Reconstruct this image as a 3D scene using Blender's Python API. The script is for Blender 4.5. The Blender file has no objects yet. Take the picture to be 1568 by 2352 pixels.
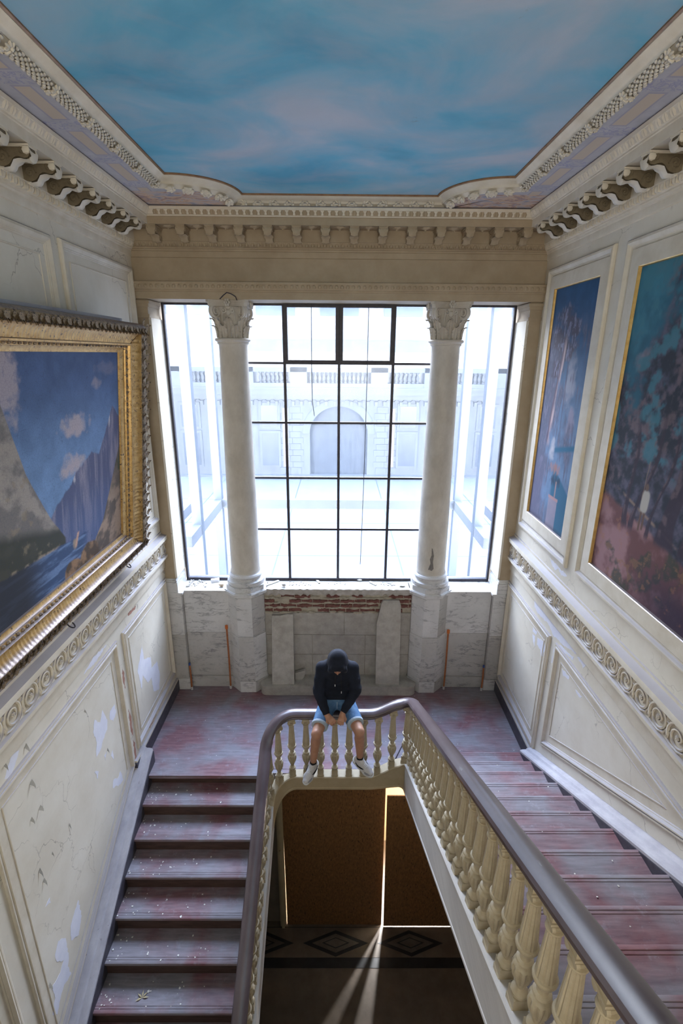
import bpy, math, random
import numpy as np
from mathutils import Vector, Matrix

sc = bpy.context.scene
COL = sc.collection
PI = math.pi
rnd = random.Random(7)

# ---------------------------------------------------------------- camera
CAM_Z = 4.898
F_PX, PITCH, YAW, ROLL = 1142.63, 0.307511, 0.006905, 0.007965
def camera():
    cp, sp = math.cos(PITCH), math.sin(PITCH)
    F = Vector((math.sin(YAW)*cp, math.cos(YAW)*cp, -sp))
    A = Vector((math.cos(YAW), -math.sin(YAW), 0))
    U = A.cross(F)
    c, s = math.cos(ROLL), math.sin(ROLL)
    R, U2 = A*c + U*s, U*c - A*s
    cd = bpy.data.cameras.new('camera'); co = bpy.data.objects.new('camera', cd); COL.objects.link(co)
    m = Matrix((R, U2, -F)).transposed().to_4x4(); m.translation = (0, 0, CAM_Z)
    co.matrix_world = m
    cd.sensor_fit = 'HORIZONTAL'; cd.sensor_width = 36; cd.lens = F_PX/1568*36
    cd.clip_start = .05; cd.clip_end = 300
    sc.camera = co
camera()

# ---------------------------------------------------------------- light and exposure
def light(name, kind, loc, rot, energy, color, **kw):
    d = bpy.data.lights.new(name, kind); d.energy = energy; d.color = color
    for k, v in kw.items(): setattr(d, k, v)
    o = bpy.data.objects.new(name, d); COL.objects.link(o); o.location = loc; o.rotation_euler = rot
    return o, d
def world():
    w = bpy.data.worlds.new('sky'); sc.world = w; w.use_nodes = True
    n = w.node_tree.nodes; l = w.node_tree.links
    bg = n['Background']
    tc = n.new('ShaderNodeTexCoord'); sep = n.new('ShaderNodeSeparateXYZ'); cr = n.new('ShaderNodeValToRGB')
    l.new(tc.outputs['Generated'], sep.inputs[0]); l.new(sep.outputs['Z'], cr.inputs[0]); l.new(cr.outputs[0], bg.inputs[0])
    e = cr.color_ramp.elements
    e[0].position = 0; e[0].color = (1, .985, .96, 1)
    e[1].position = .9; e[1].color = (.30, .40, .62, 1)
    bg.inputs[1].default_value = 34
world()
# sky portal in the stair window (guides the sampling of the sky, adds no light of its own)
po, pd = light('window_portal', 'AREA', (0, 6.98, 3.58), (math.radians(-90), 0, 0), 1, (1, 1, 1), shape='RECTANGLE', size=4.5, size_y=3.85)
pd.cycles.is_portal = True
# added fill from behind the viewer to brighten ceiling and camera-facing surfaces
light('hall_fill', 'AREA', (0, -2.2, 4.3), (math.radians(93), 0, 0), 100, (1, .95, .86), shape='RECTANGLE', size=3.6, size_y=1.6)
sc.view_settings.view_transform = 'Standard'
sc.view_settings.look = 'None'
sc.view_settings.exposure = 0.65
sc.view_settings.gamma = 1.0
sc.view_settings.use_curve_mapping = False
cy = sc.cycles
cy.use_denoising = True
cy.max_bounces = 9; cy.diffuse_bounces = 5; cy.glossy_bounces = 3; cy.transmission_bounces = 3; cy.transparent_max_bounces = 8
cy.caustics_reflective = False; cy.caustics_refractive = False
cy.sample_clamp_indirect = 6
cy.use_adaptive_sampling = True; cy.adaptive_threshold = .015

# ---------------------------------------------------------------- helpers
def tag(o, label=None, cat=None, group=None, kind=None):
    if label: o['label'] = label
    if cat: o['category'] = cat
    if group: o['group'] = group
    if kind: o['kind'] = kind
    return o
def empty(name, loc=(0, 0, 0), label=None, cat=None, group=None, kind=None, parent=None):
    o = bpy.data.objects.new(name, None); COL.objects.link(o); o.location = loc; o.empty_display_size = .1
    if parent: o.parent = parent
    return tag(o, label, cat, group, kind)
class MB:
    "collects vertices and faces of ONE object"
    def __init__(s): s.v = []; s.f = []
    def add(s, vs, fs):
        n = len(s.v); s.v.extend([tuple(map(float, p)) for p in vs]); s.f.extend([tuple(n+i for i in f) for f in fs]); return s
    def box(s, x0, x1, y0, y1, z0, z1):
        x0, x1 = min(x0, x1), max(x0, x1); y0, y1 = min(y0, y1), max(y0, y1); z0, z1 = min(z0, z1), max(z0, z1)
        return s.add([(x0,y0,z0),(x1,y0,z0),(x1,y1,z0),(x0,y1,z0),(x0,y0,z1),(x1,y0,z1),(x1,y1,z1),(x0,y1,z1)],
                     [(0,3,2,1),(4,5,6,7),(0,1,5,4),(1,2,6,5),(2,3,7,6),(3,0,4,7)])
    def prism(s, poly, axis, a, b):
        "poly: 2D points; axis 'x' (y,z), 'y' (x,z), 'z' (x,y)"
        f = {'x': lambda p, t: (t, p[0], p[1]), 'y': lambda p, t: (p[0], t, p[1]), 'z': lambda p, t: (p[0], p[1], t)}[axis]
        n = len(poly)
        return s.add([f(p, a) for p in poly]+[f(p, b) for p in poly],
                     [tuple(range(n))[::-1], tuple(range(n, 2*n))]+[(i, (i+1) % n, n+(i+1) % n, n+i) for i in range(n)])
    def strip(s, rows, close_u=False, close_v=False, cap=False):
        "rows: list of equal-length point lists joined by quads"
        R, N = len(rows), len(rows[0]); vs = [p for r in rows for p in r]; fs = []
        for i in range(R if close_v else R-1):
            for j in range(N if close_u else N-1):
                a, b = i*N+j, i*N+(j+1) % N; c, d = ((i+1) % R)*N+(j+1) % N, ((i+1) % R)*N+j
                fs.append((a, b, c, d))
        if cap: fs.append(tuple(range(N))[::-1]); fs.append(tuple((R-1)*N+j for j in range(N)))
        return s.add(vs, fs)
    def lathe(s, prof, c=(0, 0, 0), n=24, mod=None):
        "prof: (r,z); mod(r,z,theta)->r"
        rows = []
        for r, z in prof:
            rows.append([(c[0]+(mod(r, z, t) if mod else r)*math.cos(t), c[1]+(mod(r, z, t) if mod else r)*math.sin(t), c[2]+z) for t in [2*PI*j/n for j in range(n)]])
        return s.strip(rows, close_u=True, cap=True)
    def tube(s, pts, r, n=8, cap=True):
        pts = [Vector(p) for p in pts]; rows = []; up = None
        for i, p in enumerate(pts):
            t = (pts[min(i+1, len(pts)-1)]-pts[max(i-1, 0)]).normalized()
            if up is None:
                up = Vector((0, 0, 1)) if abs(t.z) < .9 else Vector((1, 0, 0))
            up = (up - t*up.dot(t)).normalized(); sd = t.cross(up)
            ri = r[i] if isinstance(r, (list, tuple)) else r
            rows.append([p+(up*math.cos(a)+sd*math.sin(a))*ri for a in [2*PI*j/n for j in range(n)]])
        return s.strip(rows, close_u=True, cap=cap)
    def xf(s, m, other):
        n = len(s.v); s.v.extend([tuple(m @ Vector(p)) for p in other.v]); s.f.extend([tuple(n+i for i in f) for f in other.f]); return s
    def mesh(s, name, m, ang=40):
        me = bpy.data.meshes.new(name); me.from_pydata(s.v, [], s.f); me.update()
        if m: me.materials.append(m)
        if ang:
            me.polygons.foreach_set('use_smooth', [True]*len(me.polygons))
            try: me.set_sharp_from_angle(angle=math.radians(ang))
            except Exception: pass
        return me
    def obj(s, name, m, parent=None, label=None, cat=None, group=None, kind=None, ang=40, loc=None):
        o = bpy.data.objects.new(name, s.mesh(name, m, ang)); COL.objects.link(o)
        if parent: o.parent = parent
        if loc is not None: o.location = loc
        return tag(o, label, cat, group, kind)
def inst(name, me, parent=None, loc=(0, 0, 0), rot=(0, 0, 0), scale=(1, 1, 1), matrix=None, **kw):
    o = bpy.data.objects.new(name, me); COL.objects.link(o)
    if parent: o.parent = parent
    if matrix is not None: o.matrix_local = matrix
    else: o.location = loc; o.rotation_euler = rot; o.scale = scale
    return tag(o, **kw)
def frame3(o, ux, uy, uz):
    m = Matrix((Vector(ux), Vector(uy), Vector(uz))).transposed().to_4x4(); m.translation = o; return m
def arc(cx, cy, r, a0, a1, n):
    return [(cx+r*math.cos(a0+(a1-a0)*i/n), cy+r*math.sin(a0+(a1-a0)*i/n)) for i in range(n+1)]

# ---------------------------------------------------------------- materials
MATS = {}
def nodes(name):
    m = bpy.data.materials.new(name); m.use_nodes = True; MATS[name] = m
    return m, m.node_tree.nodes, m.node_tree.links, m.node_tree.nodes['Principled BSDF']
def rgb(c, k=1): return (c[0]*k, c[1]*k, c[2]*k, 1)
def noise(n, l, vec, scale, detail=4, rough=.6, dist=0):
    t = n.new('ShaderNodeTexNoise'); t.inputs['Scale'].default_value = scale; t.inputs['Detail'].default_value = detail
    t.inputs['Roughness'].default_value = rough; t.inputs['Distortion'].default_value = dist
    if vec: l.new(vec, t.inputs['Vector'])
    return t
def coords(n, l, scale=(1, 1, 1), rot=(0, 0, 0)):
    tc = n.new('ShaderNodeTexCoord'); mp = n.new('ShaderNodeMapping'); mp.inputs['Scale'].default_value = scale; mp.inputs['Rotation'].default_value = rot
    l.new(tc.outputs['Object'], mp.inputs[0]); return mp.outputs[0]
def ramp(n, l, fac, stops):
    r = n.new('ShaderNodeValToRGB'); l.new(fac, r.inputs[0]); e = r.color_ramp.elements
    while len(e) < len(stops): e.new(.5)
    for k, (p, c) in enumerate(stops): e[k].position = p; e[k].color = rgb(c) if not isinstance(c, (int, float)) else (c, c, c, 1)
    return r
def mix(n, l, fac, a, b, mode='MIX'):
    x = n.new('ShaderNodeMix'); x.data_type = 'RGBA'; x.blend_type = mode
    for s, v in ((x.inputs[0], fac), (x.inputs[6], a), (x.inputs[7], b)):
        if hasattr(v, 'is_linked'): l.new(v, s)
        elif isinstance(v, (int, float)): s.default_value = v
        else: s.default_value = rgb(v)
    return x.outputs[2]
def bump(n, l, b, h, strength=.3, dist=.01):
    bp = n.new('ShaderNodeBump'); bp.inputs['Strength'].default_value = strength; bp.inputs['Distance'].default_value = dist
    l.new(h, bp.inputs['Height']); l.new(bp.outputs[0], b.inputs['Normal'])
def mat(name, c1, c2=None, scale=6, rough=.6, bmp=.15, sc3=(1, 1, 1), lo=.35, hi=.7, spots=None, spot_scale=30, spot_at=.66, metal=0, spec=.4, dust=0, cracks=0):
    "two-tone noise with optional small spots of a third colour (dirt, chipped paint)"
    m, n, l, b = nodes(name)
    v = coords(n, l, sc3)
    t = noise(n, l, v, scale, 6, .65)
    col = ramp(n, l, t.outputs['Fac'], [(lo, c1), (hi, c2 or c1)]).outputs[0]
    if spots:
        t2 = noise(n, l, v, spot_scale, 4, .7, .3)
        msk = ramp(n, l, t2.outputs['Fac'], [(spot_at, 0.), (min(1, spot_at+.03), 1.)]).outputs[0]
        col = mix(n, l, msk, col, spots)
    if cracks:
        dv = noise(n, l, v, 2.2, 4, .6); vm_ = n.new('ShaderNodeVectorMath'); vm_.operation = 'MULTIPLY_ADD'; l.new(dv.outputs['Color'], vm_.inputs[0]); vm_.inputs[1].default_value = (.5, .5, .5); l.new(v, vm_.inputs[2])
        vo = n.new('ShaderNodeTexVoronoi'); vo.feature = 'DISTANCE_TO_EDGE'; vo.inputs['Scale'].default_value = 2.1; l.new(vm_.outputs[0], vo.inputs['Vector'])
        ln = ramp(n, l, vo.outputs['Distance'], [(.0, cracks), (.010, 0.)]).outputs[0]; wh = ramp(n, l, noise(n, l, v, 1.3, 3).outputs['Fac'], [(.48, 0.), (.58, 1.)]).outputs[0]
        mu = n.new('ShaderNodeMath'); mu.operation = 'MULTIPLY'; l.new(ln, mu.inputs[0]); l.new(wh, mu.inputs[1]); col = mix(n, l, mu.outputs[0], col, (.26, .22, .17))
    if dust:
        g = n.new('ShaderNodeNewGeometry'); sp_ = n.new('ShaderNodeSeparateXYZ'); l.new(g.outputs['Normal'], sp_.inputs[0])
        col = mix(n, l, ramp(n, l, sp_.outputs['Z'], [(.30, 0.), (.55, dust)]).outputs[0], col, (.27, .255, .30))
    l.new(col, b.inputs['Base Color'])
    b.inputs['Roughness'].default_value = rough; b.inputs['Metallic'].default_value = metal; b.inputs['Specular IOR Level'].default_value = spec
    if bmp: bump(n, l, b, noise(n, l, v, scale*6, 5).outputs['Fac'], bmp, .005)
    return m
cream = mat('cream_paint', (.66, .60, .49), (.75, .70, .60), 2.2, .62, .08, cracks=.75, spots=(.40, .33, .25), spot_scale=14, spot_at=.74)
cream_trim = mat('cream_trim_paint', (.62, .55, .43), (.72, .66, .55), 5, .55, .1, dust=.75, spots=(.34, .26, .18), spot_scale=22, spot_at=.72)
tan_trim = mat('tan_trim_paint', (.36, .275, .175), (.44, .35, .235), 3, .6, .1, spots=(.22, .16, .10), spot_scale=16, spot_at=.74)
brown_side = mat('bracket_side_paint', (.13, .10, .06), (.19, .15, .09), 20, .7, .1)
lilac = mat('bare_plaster', (.70, .70, .78), (.78, .78, .84), 8, .8, .1)
redprimer = mat('red_primer', (.36, .17, .12), (.45, .25, .19), 14, .8, .1)
cove_gilt = mat('cove_gilt', (.22, .11, .05), (.34, .19, .09), 12, .4, .1, metal=.4)
gilt_line = mat('gilt_fillet', (.55, .33, .10), (.75, .52, .20), 12, .35, .15, metal=.6, dust=.9)
gilt = mat('gilt_frame', (.45, .26, .08), (.68, .45, .18), 18, .38, .3, metal=.55, dust=.8, spots=(.10, .07, .05), spot_scale=40, spot_at=.6)
gilt_dark = mat('tarnished_gilt', (.20, .13, .07), (.46, .34, .20), 30, .5, .5, metal=.35, dust=.45, spots=(.05, .04, .035), spot_scale=50, spot_at=.55)
iron = mat('dark_iron', (.030, .026, .035), (.055, .05, .06), 20, .5, .15)
rust = mat('rusty_pipe', (.30, .09, .03), (.42, .16, .06), 30, .7, .3)
stone = mat('grey_limestone', (.34, .31, .27), (.47, .44, .39), 9, .75, .25, spots=(.22, .19, .16), spot_scale=60, spot_at=.68)
concrete = mat('sill_mortar', (.38, .35, .30), (.54, .51, .47), 12, .85, .4, spots=(.2, .17, .15), spot_scale=40, spot_at=.66)
brickm = mat('old_brick', (.12, .045, .038), (.22, .095, .075), 14, .85, .4, spots=(.09, .06, .05), spot_scale=30, spot_at=.62)
mortarm = mat('lime_mortar', (.36, .31, .24), (.50, .45, .36), 14, .9, .6)
colpaint = mat('column_paint', (.46, .41, .34), (.62, .57, .49), 4, .55, .15, sc3=(1, 1, .6), spots=(.16, .14, .12), spot_scale=14, spot_at=.70)
dark_skirt = mat('dark_baseboard', (.045, .04, .055), (.09, .085, .10), 12, .5, .1, spots=(.2, .2, .22), spot_scale=30, spot_at=.72)
grey_mould = mat('dusty_skirting', (.36, .34, .37), (.50, .48, .50), 8, .6, .15, sc3=(1, .3, 1), spots=(.22, .2, .2), spot_scale=24, spot_at=.68)
railm = mat('mahogany_rail', (.062, .040, .044), (.115, .084, .088), 5, .28, .05, sc3=(1, .25, 1), spots=(.20, .18, .18), spot_scale=9, spot_at=.68, spec=1.0)
balm = mat('baluster_paint', (.36, .295, .19), (.50, .43, .31), 9, .5, .15, spots=(.25, .19, .12), spot_scale=30, spot_at=.7)
stringm = mat('stringer_paint', (.50, .47, .44), (.60, .57, .53), 3, .6, .12, sc3=(1, .5, 2.5), spots=(.30, .27, .24), spot_scale=16, spot_at=.66)
fascm = mat('fascia_paint', (.40, .32, .20), (.48, .39, .26), 4, .65, .12, spots=(.24, .17, .09), spot_scale=5, spot_at=.68)
osb = mat('oriented_strand_board', (.12, .055, .02), (.27, .13, .045), 22, .7, .3, sc3=(2.2, 1, .8), lo=.3, hi=.75, spots=(.05, .022, .01), spot_scale=26, spot_at=.6)
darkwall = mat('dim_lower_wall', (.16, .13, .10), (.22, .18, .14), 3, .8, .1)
chip = mat('paint_chip', (.62, .58, .50), (.78, .75, .68), 20, .7, 0)

def marble(name, a, b, vein, sc3=(1, 1, 1), rot=(.3, .4, .2)):
    m, n, l, bs = nodes(name)
    v = coords(n, l, sc3, rot)
    t = noise(n, l, v, 2.5, 6, .6, .4)
    st = coords(n, l, (1.1*sc3[0], 1.1*sc3[1], 4.2*sc3[2]), (rot[0]*.6, .55, rot[2]))
    w = noise(n, l, st, 2.1, 6, .62, .5)
    vm = ramp(n, l, w.outputs['Fac'], [(.462, 0.), (.490, 1.), (.502, 1.), (.53, 0.)]).outputs[0]
    fine = noise(n, l, v, 26, 5, .7)
    base = ramp(n, l, t.outputs['Fac'], [(.3, a), (.7, b)]).outputs[0]
    brk = ramp(n, l, noise(n, l, v, 4, 3).outputs['Fac'], [(.42, 0.), (.6, .8)]).outputs[0]
    mul = n.new('ShaderNodeMath'); mul.operation = 'MULTIPLY'; l.new(vm, mul.inputs[0]); l.new(brk, mul.inputs[1])
    col = mix(n, l, mul.outputs[0], base, vein)
    col = mix(n, l, ramp(n, l, fine.outputs['Fac'], [(.55, 0.), (.75, .35)]).outputs[0], col, vein)
    l.new(col, bs.inputs['Base Color']); bs.inputs['Roughness'].default_value = .35
    bump(n, l, bs, fine.outputs['Fac'], .05, .004)
    return m
marb = marble('veined_marble', (.54, .53, .51), (.66, .64, .62), (.27, .26, .26))
marb2 = marble('veined_marble_dull', (.42, .40, .37), (.53, .51, .48), (.19, .18, .18), rot=(.2, .9, .5))

def worn_wood(name):
    m, n, l, b = nodes(name)
    v = coords(n, l, (1, 1, 1))
    big = noise(n, l, v, 1.7, 4, .55, .3)
    tc = n.new('ShaderNodeTexCoord')
    grain = noise(n, l, coords(n, l, (1.5, 12, 12)), 3, 6, .6)
    red = ramp(n, l, grain.outputs['Fac'], [(.3, (.15, .068, .078)), (.7, (.27, .135, .14))]).outputs[0]
    dust = ramp(n, l, grain.outputs['Fac'], [(.3, (.185, .165, .18)), (.7, (.275, .25, .27))]).outputs[0]
    msk = ramp(n, l, big.outputs['Fac'], [(.36, 0.), (.58, 1.)]).outputs[0]
    col = mix(n, l, msk, red, dust)
    sp = noise(n, l, v, 60, 4, .8)
    col = mix(n, l, ramp(n, l, sp.outputs['Fac'], [(.66, 0.), (.74, .6)]).outputs[0], col, (.5, .5, .52))
    sp2 = noise(n, l, v, 9, 6, .75)
    col = mix(n, l, ramp(n, l, sp2.outputs['Fac'], [(.56, 0.), (.72, .45)]).outputs[0], col, (.36, .36, .40))
    l.new(col, b.inputs['Base Color']); b.inputs['Specular IOR Level'].default_value = .28
    l.new(ramp(n, l, sp2.outputs['Fac'], [(.35, .45), (.7, .70)]).outputs[0], b.inputs['Roughness'])
    bump(n, l, b, grain.outputs['Fac'], .08, .004)
    return m
stairwood = worn_wood('worn_red_wood')
riserwood = mat('dark_riser_wood', (.055, .03, .024), (.11, .065, .05), 5, .6, .12, sc3=(1, 1, 6), spots=(.2, .15, .12), spot_scale=30, spot_at=.7)

def sky_ceiling():
    m, n, l, b = nodes('painted_sky')
    v = coords(n, l, (.8, 1.05, 1), (0, 0, .35))
    t = noise(n, l, v, 1.0, 7, .52, .6)
    c = ramp(n, l, t.outputs['Fac'], [(.30, (.09, .36, .53)), (.44, (.16, .47, .63)), (.53, (.29, .51, .64)), (.63, (.48, .56, .64)), (.76, (.57, .57, .62))]).outputs[0]
    t2 = noise(n, l, coords(n, l, (.8, 1.3, 1), (0, 0, -.3)), 2.0, 6, .6, .5)
    c = mix(n, l, ramp(n, l, t2.outputs['Fac'], [(.42, 0.), (.75, .55)]).outputs[0], c, (.42, .47, .54))
    t3 = noise(n, l, coords(n, l, (1, 1, 1)), 3.2, 6, .75, .4)
    c = mix(n, l, ramp(n, l, t3.outputs['Fac'], [(.69, 0.), (.74, .4)]).outputs[0], c, (.22, .17, .16))
    l.new(c, b.inputs['Base Color']); b.inputs['Roughness'].default_value = .8
    bump(n, l, b, noise(n, l, v, 60, 4).outputs['Fac'], .08, .004)
    return m
skym = sky_ceiling()

def cove_paint():
    "lavender painted soffit with tan panels and faint arabesques between them"
    m, n, l, b = nodes('painted_cove')
    tc = n.new('ShaderNodeTexCoord'); sep = n.new('ShaderNodeSeparateXYZ'); l.new(tc.outputs['Object'], sep.inputs[0])
    def M(op, a, c=None):
        x = n.new('ShaderNodeMath'); x.operation = op
        for i, q in enumerate((a, c)):
            if q is None: continue
            if hasattr(q, 'is_linked'): l.new(q, x.inputs[i])
            else: x.inputs[i].default_value = q
        return x.outputs[0]
    y = sep.outputs['Y']; ax = M('ABSOLUTE', sep.outputs['X'])
    fy = M('ABSOLUTE', M('SUBTRACT', M('FRACT', M('DIVIDE', M('SUBTRACT', y, 3.50), .63)), .5))   # 0 at panel centre
    dx = M('ABSOLUTE', M('SUBTRACT', ax, 1.90))
    inside = M('MULTIPLY', M('LESS_THAN', fy, .34), M('LESS_THAN', dx, .048))
    border = M('SUBTRACT', M('MULTIPLY', M('LESS_THAN', fy, .37), M('LESS_THAN', dx, .062)), inside)
    near = M('LESS_THAN', y, 5.62)
    inside = M('MULTIPLY', inside, near); border = M('MULTIPLY', border, near)
    base = ramp(n, l, noise(n, l, coords(n, l), 5, 5).outputs['Fac'], [(.35, (.42, .40, .41)), (.7, (.52, .50, .51))]).outputs[0]
    ar = noise(n, l, coords(n, l), 14, 4, .6, 2.5)
    arm = M('MULTIPLY', ramp(n, l, ar.outputs['Fac'], [(.50, 0.), (.54, 1.), (.60, .8), (.64, 0.)]).outputs[0], M('GREATER_THAN', fy, .39))
    c = mix(n, l, M('MULTIPLY', arm, .8), base, (.29, .275, .42))
    c = mix(n, l, M('MULTIPLY', border, .6), c, (.33, .29, .37))
    c = mix(n, l, inside, c, (.56, .46, .35))
    far = M('GREATER_THAN', y, 5.60)
    car = ramp(n, l, noise(n, l, coords(n, l, (1, 1.6, 1)), 6, 5, .6, 1.).outputs['Fac'], [(.32, (.22, .25, .34)), (.45, (.52, .44, .42)), (.52, (.64, .44, .28)), (.60, (.34, .20, .17)), (.7, (.45, .43, .50))]).outputs[0]
    c = mix(n, l, M('MULTIPLY', far, M('MULTIPLY', M('GREATER_THAN', ax, 1.18), .9)), c, car)
    l.new(c, b.inputs['Base Color']); b.inputs['Roughness'].default_value = .75
    return m
covem = cove_paint()

def dirty_glass():
    m, n, l, b = nodes('dirty_window_glass')
    n.remove(b)
    tr = n.new('ShaderNodeBsdfTransparent'); tl = n.new('ShaderNodeBsdfTranslucent'); gl = n.new('ShaderNodeBsdfGlossy')
    tr.inputs[0].default_value = (.95, .975, 1, 1); tl.inputs[0].default_value = (.86, .93, 1, 1); gl.inputs['Roughness'].default_value = .15
    v = coords(n, l, (14, 1, 2.2), (0, .2, 0))
    t = noise(n, l, v, 2.2, 6, .7)
    f = ramp(n, l, t.outputs['Fac'], [(.35, .045), (.75, .085)]).outputs[0]
    m1 = n.new('ShaderNodeMixShader'); l.new(f, m1.inputs[0]); l.new(tr.outputs[0], m1.inputs[1]); l.new(tl.outputs[0], m1.inputs[2])
    m2 = n.new('ShaderNodeMixShader'); m2.inputs[0].default_value = .03; l.new(m1.outputs[0], m2.inputs[1]); l.new(gl.outputs[0], m2.inputs[2])
    l.new(m2.outputs[0], n['Material Output'].inputs[0])
    return m
glassm = dirty_glass()
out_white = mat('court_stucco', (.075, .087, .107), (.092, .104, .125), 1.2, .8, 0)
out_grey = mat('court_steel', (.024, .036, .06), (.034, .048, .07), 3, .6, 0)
out_dark = mat('court_glass_and_shade', (.022, .034, .056), (.033, .048, .074), 2, .4, 0)
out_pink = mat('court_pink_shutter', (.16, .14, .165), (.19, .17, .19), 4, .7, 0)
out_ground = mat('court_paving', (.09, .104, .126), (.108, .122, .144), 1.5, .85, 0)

# ---------------------------------------------------------------- the shell of the stair hall
WX = 2.44          # side walls at x = -WX and +WX
YB = 6.45          # plane of the window wall
YF = -2.5          # wall behind the viewer
def struct(name, mb, m, label=None, parent=None, **kw):
    return mb.obj(name, m, parent, label, kind='structure', **kw)
wall_left = struct('wall_left', MB().box(-2.64, -WX, YF-.2, 7.1, -3.1, 6.6), cream, 'cream panelled wall on the left with flaking paint')
wall_right = struct('wall_right', MB().box(WX, 2.64, YF-.2, 7.1, -3.1, 6.6), cream, 'cream panelled wall on the right with two set-in paintings')
struct('wall_front', MB().box(-2.44, 2.44, YF-.2, YF, -3.1, 6.6), cream, 'wall of the upper hall behind the viewer')
mb = MB().box(-WX, WX, YB, 7.0, 5.506, 6.6)            # entablature core over the columns
mb.box(-WX, -2.30, YB, 7.0, 1.64, 5.506).box(2.30, WX, YB, 7.0, 1.64, 5.506)
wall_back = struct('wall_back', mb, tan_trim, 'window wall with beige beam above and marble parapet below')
# mouldings of the beam (architrave, taenia)
def usweep(prof, m, name, parent, y0=-2.4, back=True, **kw):
    "profile (projection d, height z) run along left wall, window wall and right wall with mitred corners"
    rows = [[(-WX+d, y0, z) for d, z in prof], [(-WX+d, YB-d, z) for d, z in prof], [(WX-d, YB-d, z) for d, z in prof], [(WX-d, y0, z) for d, z in prof]]
    return MB().strip(rows).obj(name, m, parent, **kw)
def bsweep(prof, m, name, parent, **kw):
    "profile along the window wall only"
    return MB().strip([[(-WX, YB-d, z) for d, z in prof], [(WX, YB-d, z) for d, z in prof]]).obj(name, m, parent, **kw)
bsweep([(0, 5.506), (.05, 5.506), (.05, 5.585), (.06, 5.59), (.06, 5.605), (.075, 5.61), (.095, 5.665), (.10, 5.67), (.10, 5.69), (.02, 5.70), (0, 5.70)], tan_trim, 'architrave', wall_back)
def ell(mb, c, rx, ry, rz, n=6, k=4):
    rows = [[(c[0]+rx*math.sin(PI*i/k)*math.cos(2*PI*j/n), c[1]+ry*math.sin(PI*i/k)*math.sin(2*PI*j/n), c[2]+rz*math.cos(PI*i/k)) for j in range(n)] for i in range(k+1)]
    return mb.strip(rows, close_u=True)
b = MB()
for k in range(74): ell(b, (-2.40+k*.0657, YB-.093, 5.643), .022, .012, .024, 6, 4)
b.obj('bead_row', tan_trim, wall_back, kind='stuff')
b = MB()
for x in (-1.9, -.7, -.15, .95): b.box(x, x+.03, YB-.105, YB-.09, 5.672, 5.70)
# pilasters at both ends of the window
for sx in (-1, 1):
    x0, x1 = sx*2.30, sx*2.44
    p = MB().box(x0, x1, YB-.012, YB+.3, 1.84, 5.30)
    for dz, w in ((5.30, .02), (5.335, .004), (5.42, .02), (5.455, .035)):
        p.box(x0-sx*w, x1, YB-.015-w, 6.80, dz, dz+(.085 if w == .004 else .035))
    p = p.obj('pilaster', tan_trim, wall_back)
    jm = MB().box(sx*2.302, sx*2.272, YB-.006, 6.84, 1.86, 5.298).obj('jamb', cream, wall_back)
    base = MB().box(x0-sx*.03, x1, YB-.04, 6.80, 1.64, 1.80)
    base.box(x0-sx*.02, x1, YB-.03, 6.80, 1.80, 1.825).box(x0-sx*.01, x1, YB-.02, 6.80, 1.825, 1.85)
    base.obj('pilaster_base', marb, wall_back)

# ---------------------------------------------------------------- cornice all round
CP = [(0, 5.955), (.012, 5.96), (.018, 5.975), (.018, 6.02), (.03, 6.025), (.035, 6.04), (.05, 6.045), (.05, 6.055), (.065, 6.06), (.085, 6.085), (.09, 6.11), (.10, 6.112), (.10, 6.235),
      (.345, 6.238), (.345, 6.228), (.352, 6.228), (.352, 6.30), (.362, 6.303), (.362, 6.315), (.375, 6.32), (.395, 6.36), (.402, 6.362), (.405, 6.388), (.395, 6.40), (.30, 6.42), (0, 6.42)]
cornice = usweep(CP, cream_trim, 'trim_1', None, kind='structure', label='bracketed cornice running round the room under the painted ceiling')
# the stretch over the window is painted a darker beige
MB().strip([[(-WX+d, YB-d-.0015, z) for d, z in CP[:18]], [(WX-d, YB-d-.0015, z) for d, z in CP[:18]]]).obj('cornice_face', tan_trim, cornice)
def on_walls(step, d, y_lo, off=0):
    "positions of repeats along the three walls: (matrix, which)  local +Y points into the room"
    out = []
    n = int((YB-d-y_lo)/step)
    for k in range(n):
        y = YB-.17-off-k*step
        out.append((frame3((-WX+d, y, 0), (0, -1, 0), (1, 0, 0), (0, 0, 1)), 'L')); out.append((frame3((WX-d, y, 0), (0, 1, 0), (-1, 0, 0), (0, 0, 1)), 'R'))
    return out
eggs_s, eggs_b = MB(), MB()
for k in range(78):
    y = YB-.13-k*.069
    for sx in (-1, 1):
        ell(eggs_s, (sx*(WX-.078), y, 6.083), .020, .024, .026, 6, 4)
        eggs_s.box(sx*(WX-.094), sx*(WX-.06), y-.0375, y-.0315, 6.058, 6.106)
for k in range(68):
    x = -2.31+k*.069
    ell(eggs_b, (x, YB-.078, 6.083), .024, .020, .026, 6, 4)
    eggs_b.box(x-.0375, x-.0315, YB-.094, YB-.06, 6.058, 6.106)
eggs_s.obj('egg_moulding', cream_trim, cornice, kind='stuff'); eggs_b.obj('egg_moulding', tan_trim, cornice, kind='stuff')
def leaf_tab(mb, m):
    "small water leaf of the top moulding"
    mb.xf(m, MB().strip([[(-.030, .012, 0), (-.012, .022, -.002), (0, .017, 0), (.012, .022, -.002), (.030, .012, 0)],
                         [(-.034, .025, .024), (-.014, .038, .022), (0, .032, .022), (.014, .038, .022), (.034, .025, .024)],
                         [(-.022, .034, .046), (-.008, .042, .048), (0, .038, .048), (.008, .042, .048), (.022, .034, .046)]]))
lt_s, lt_b = MB(), MB()
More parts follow.
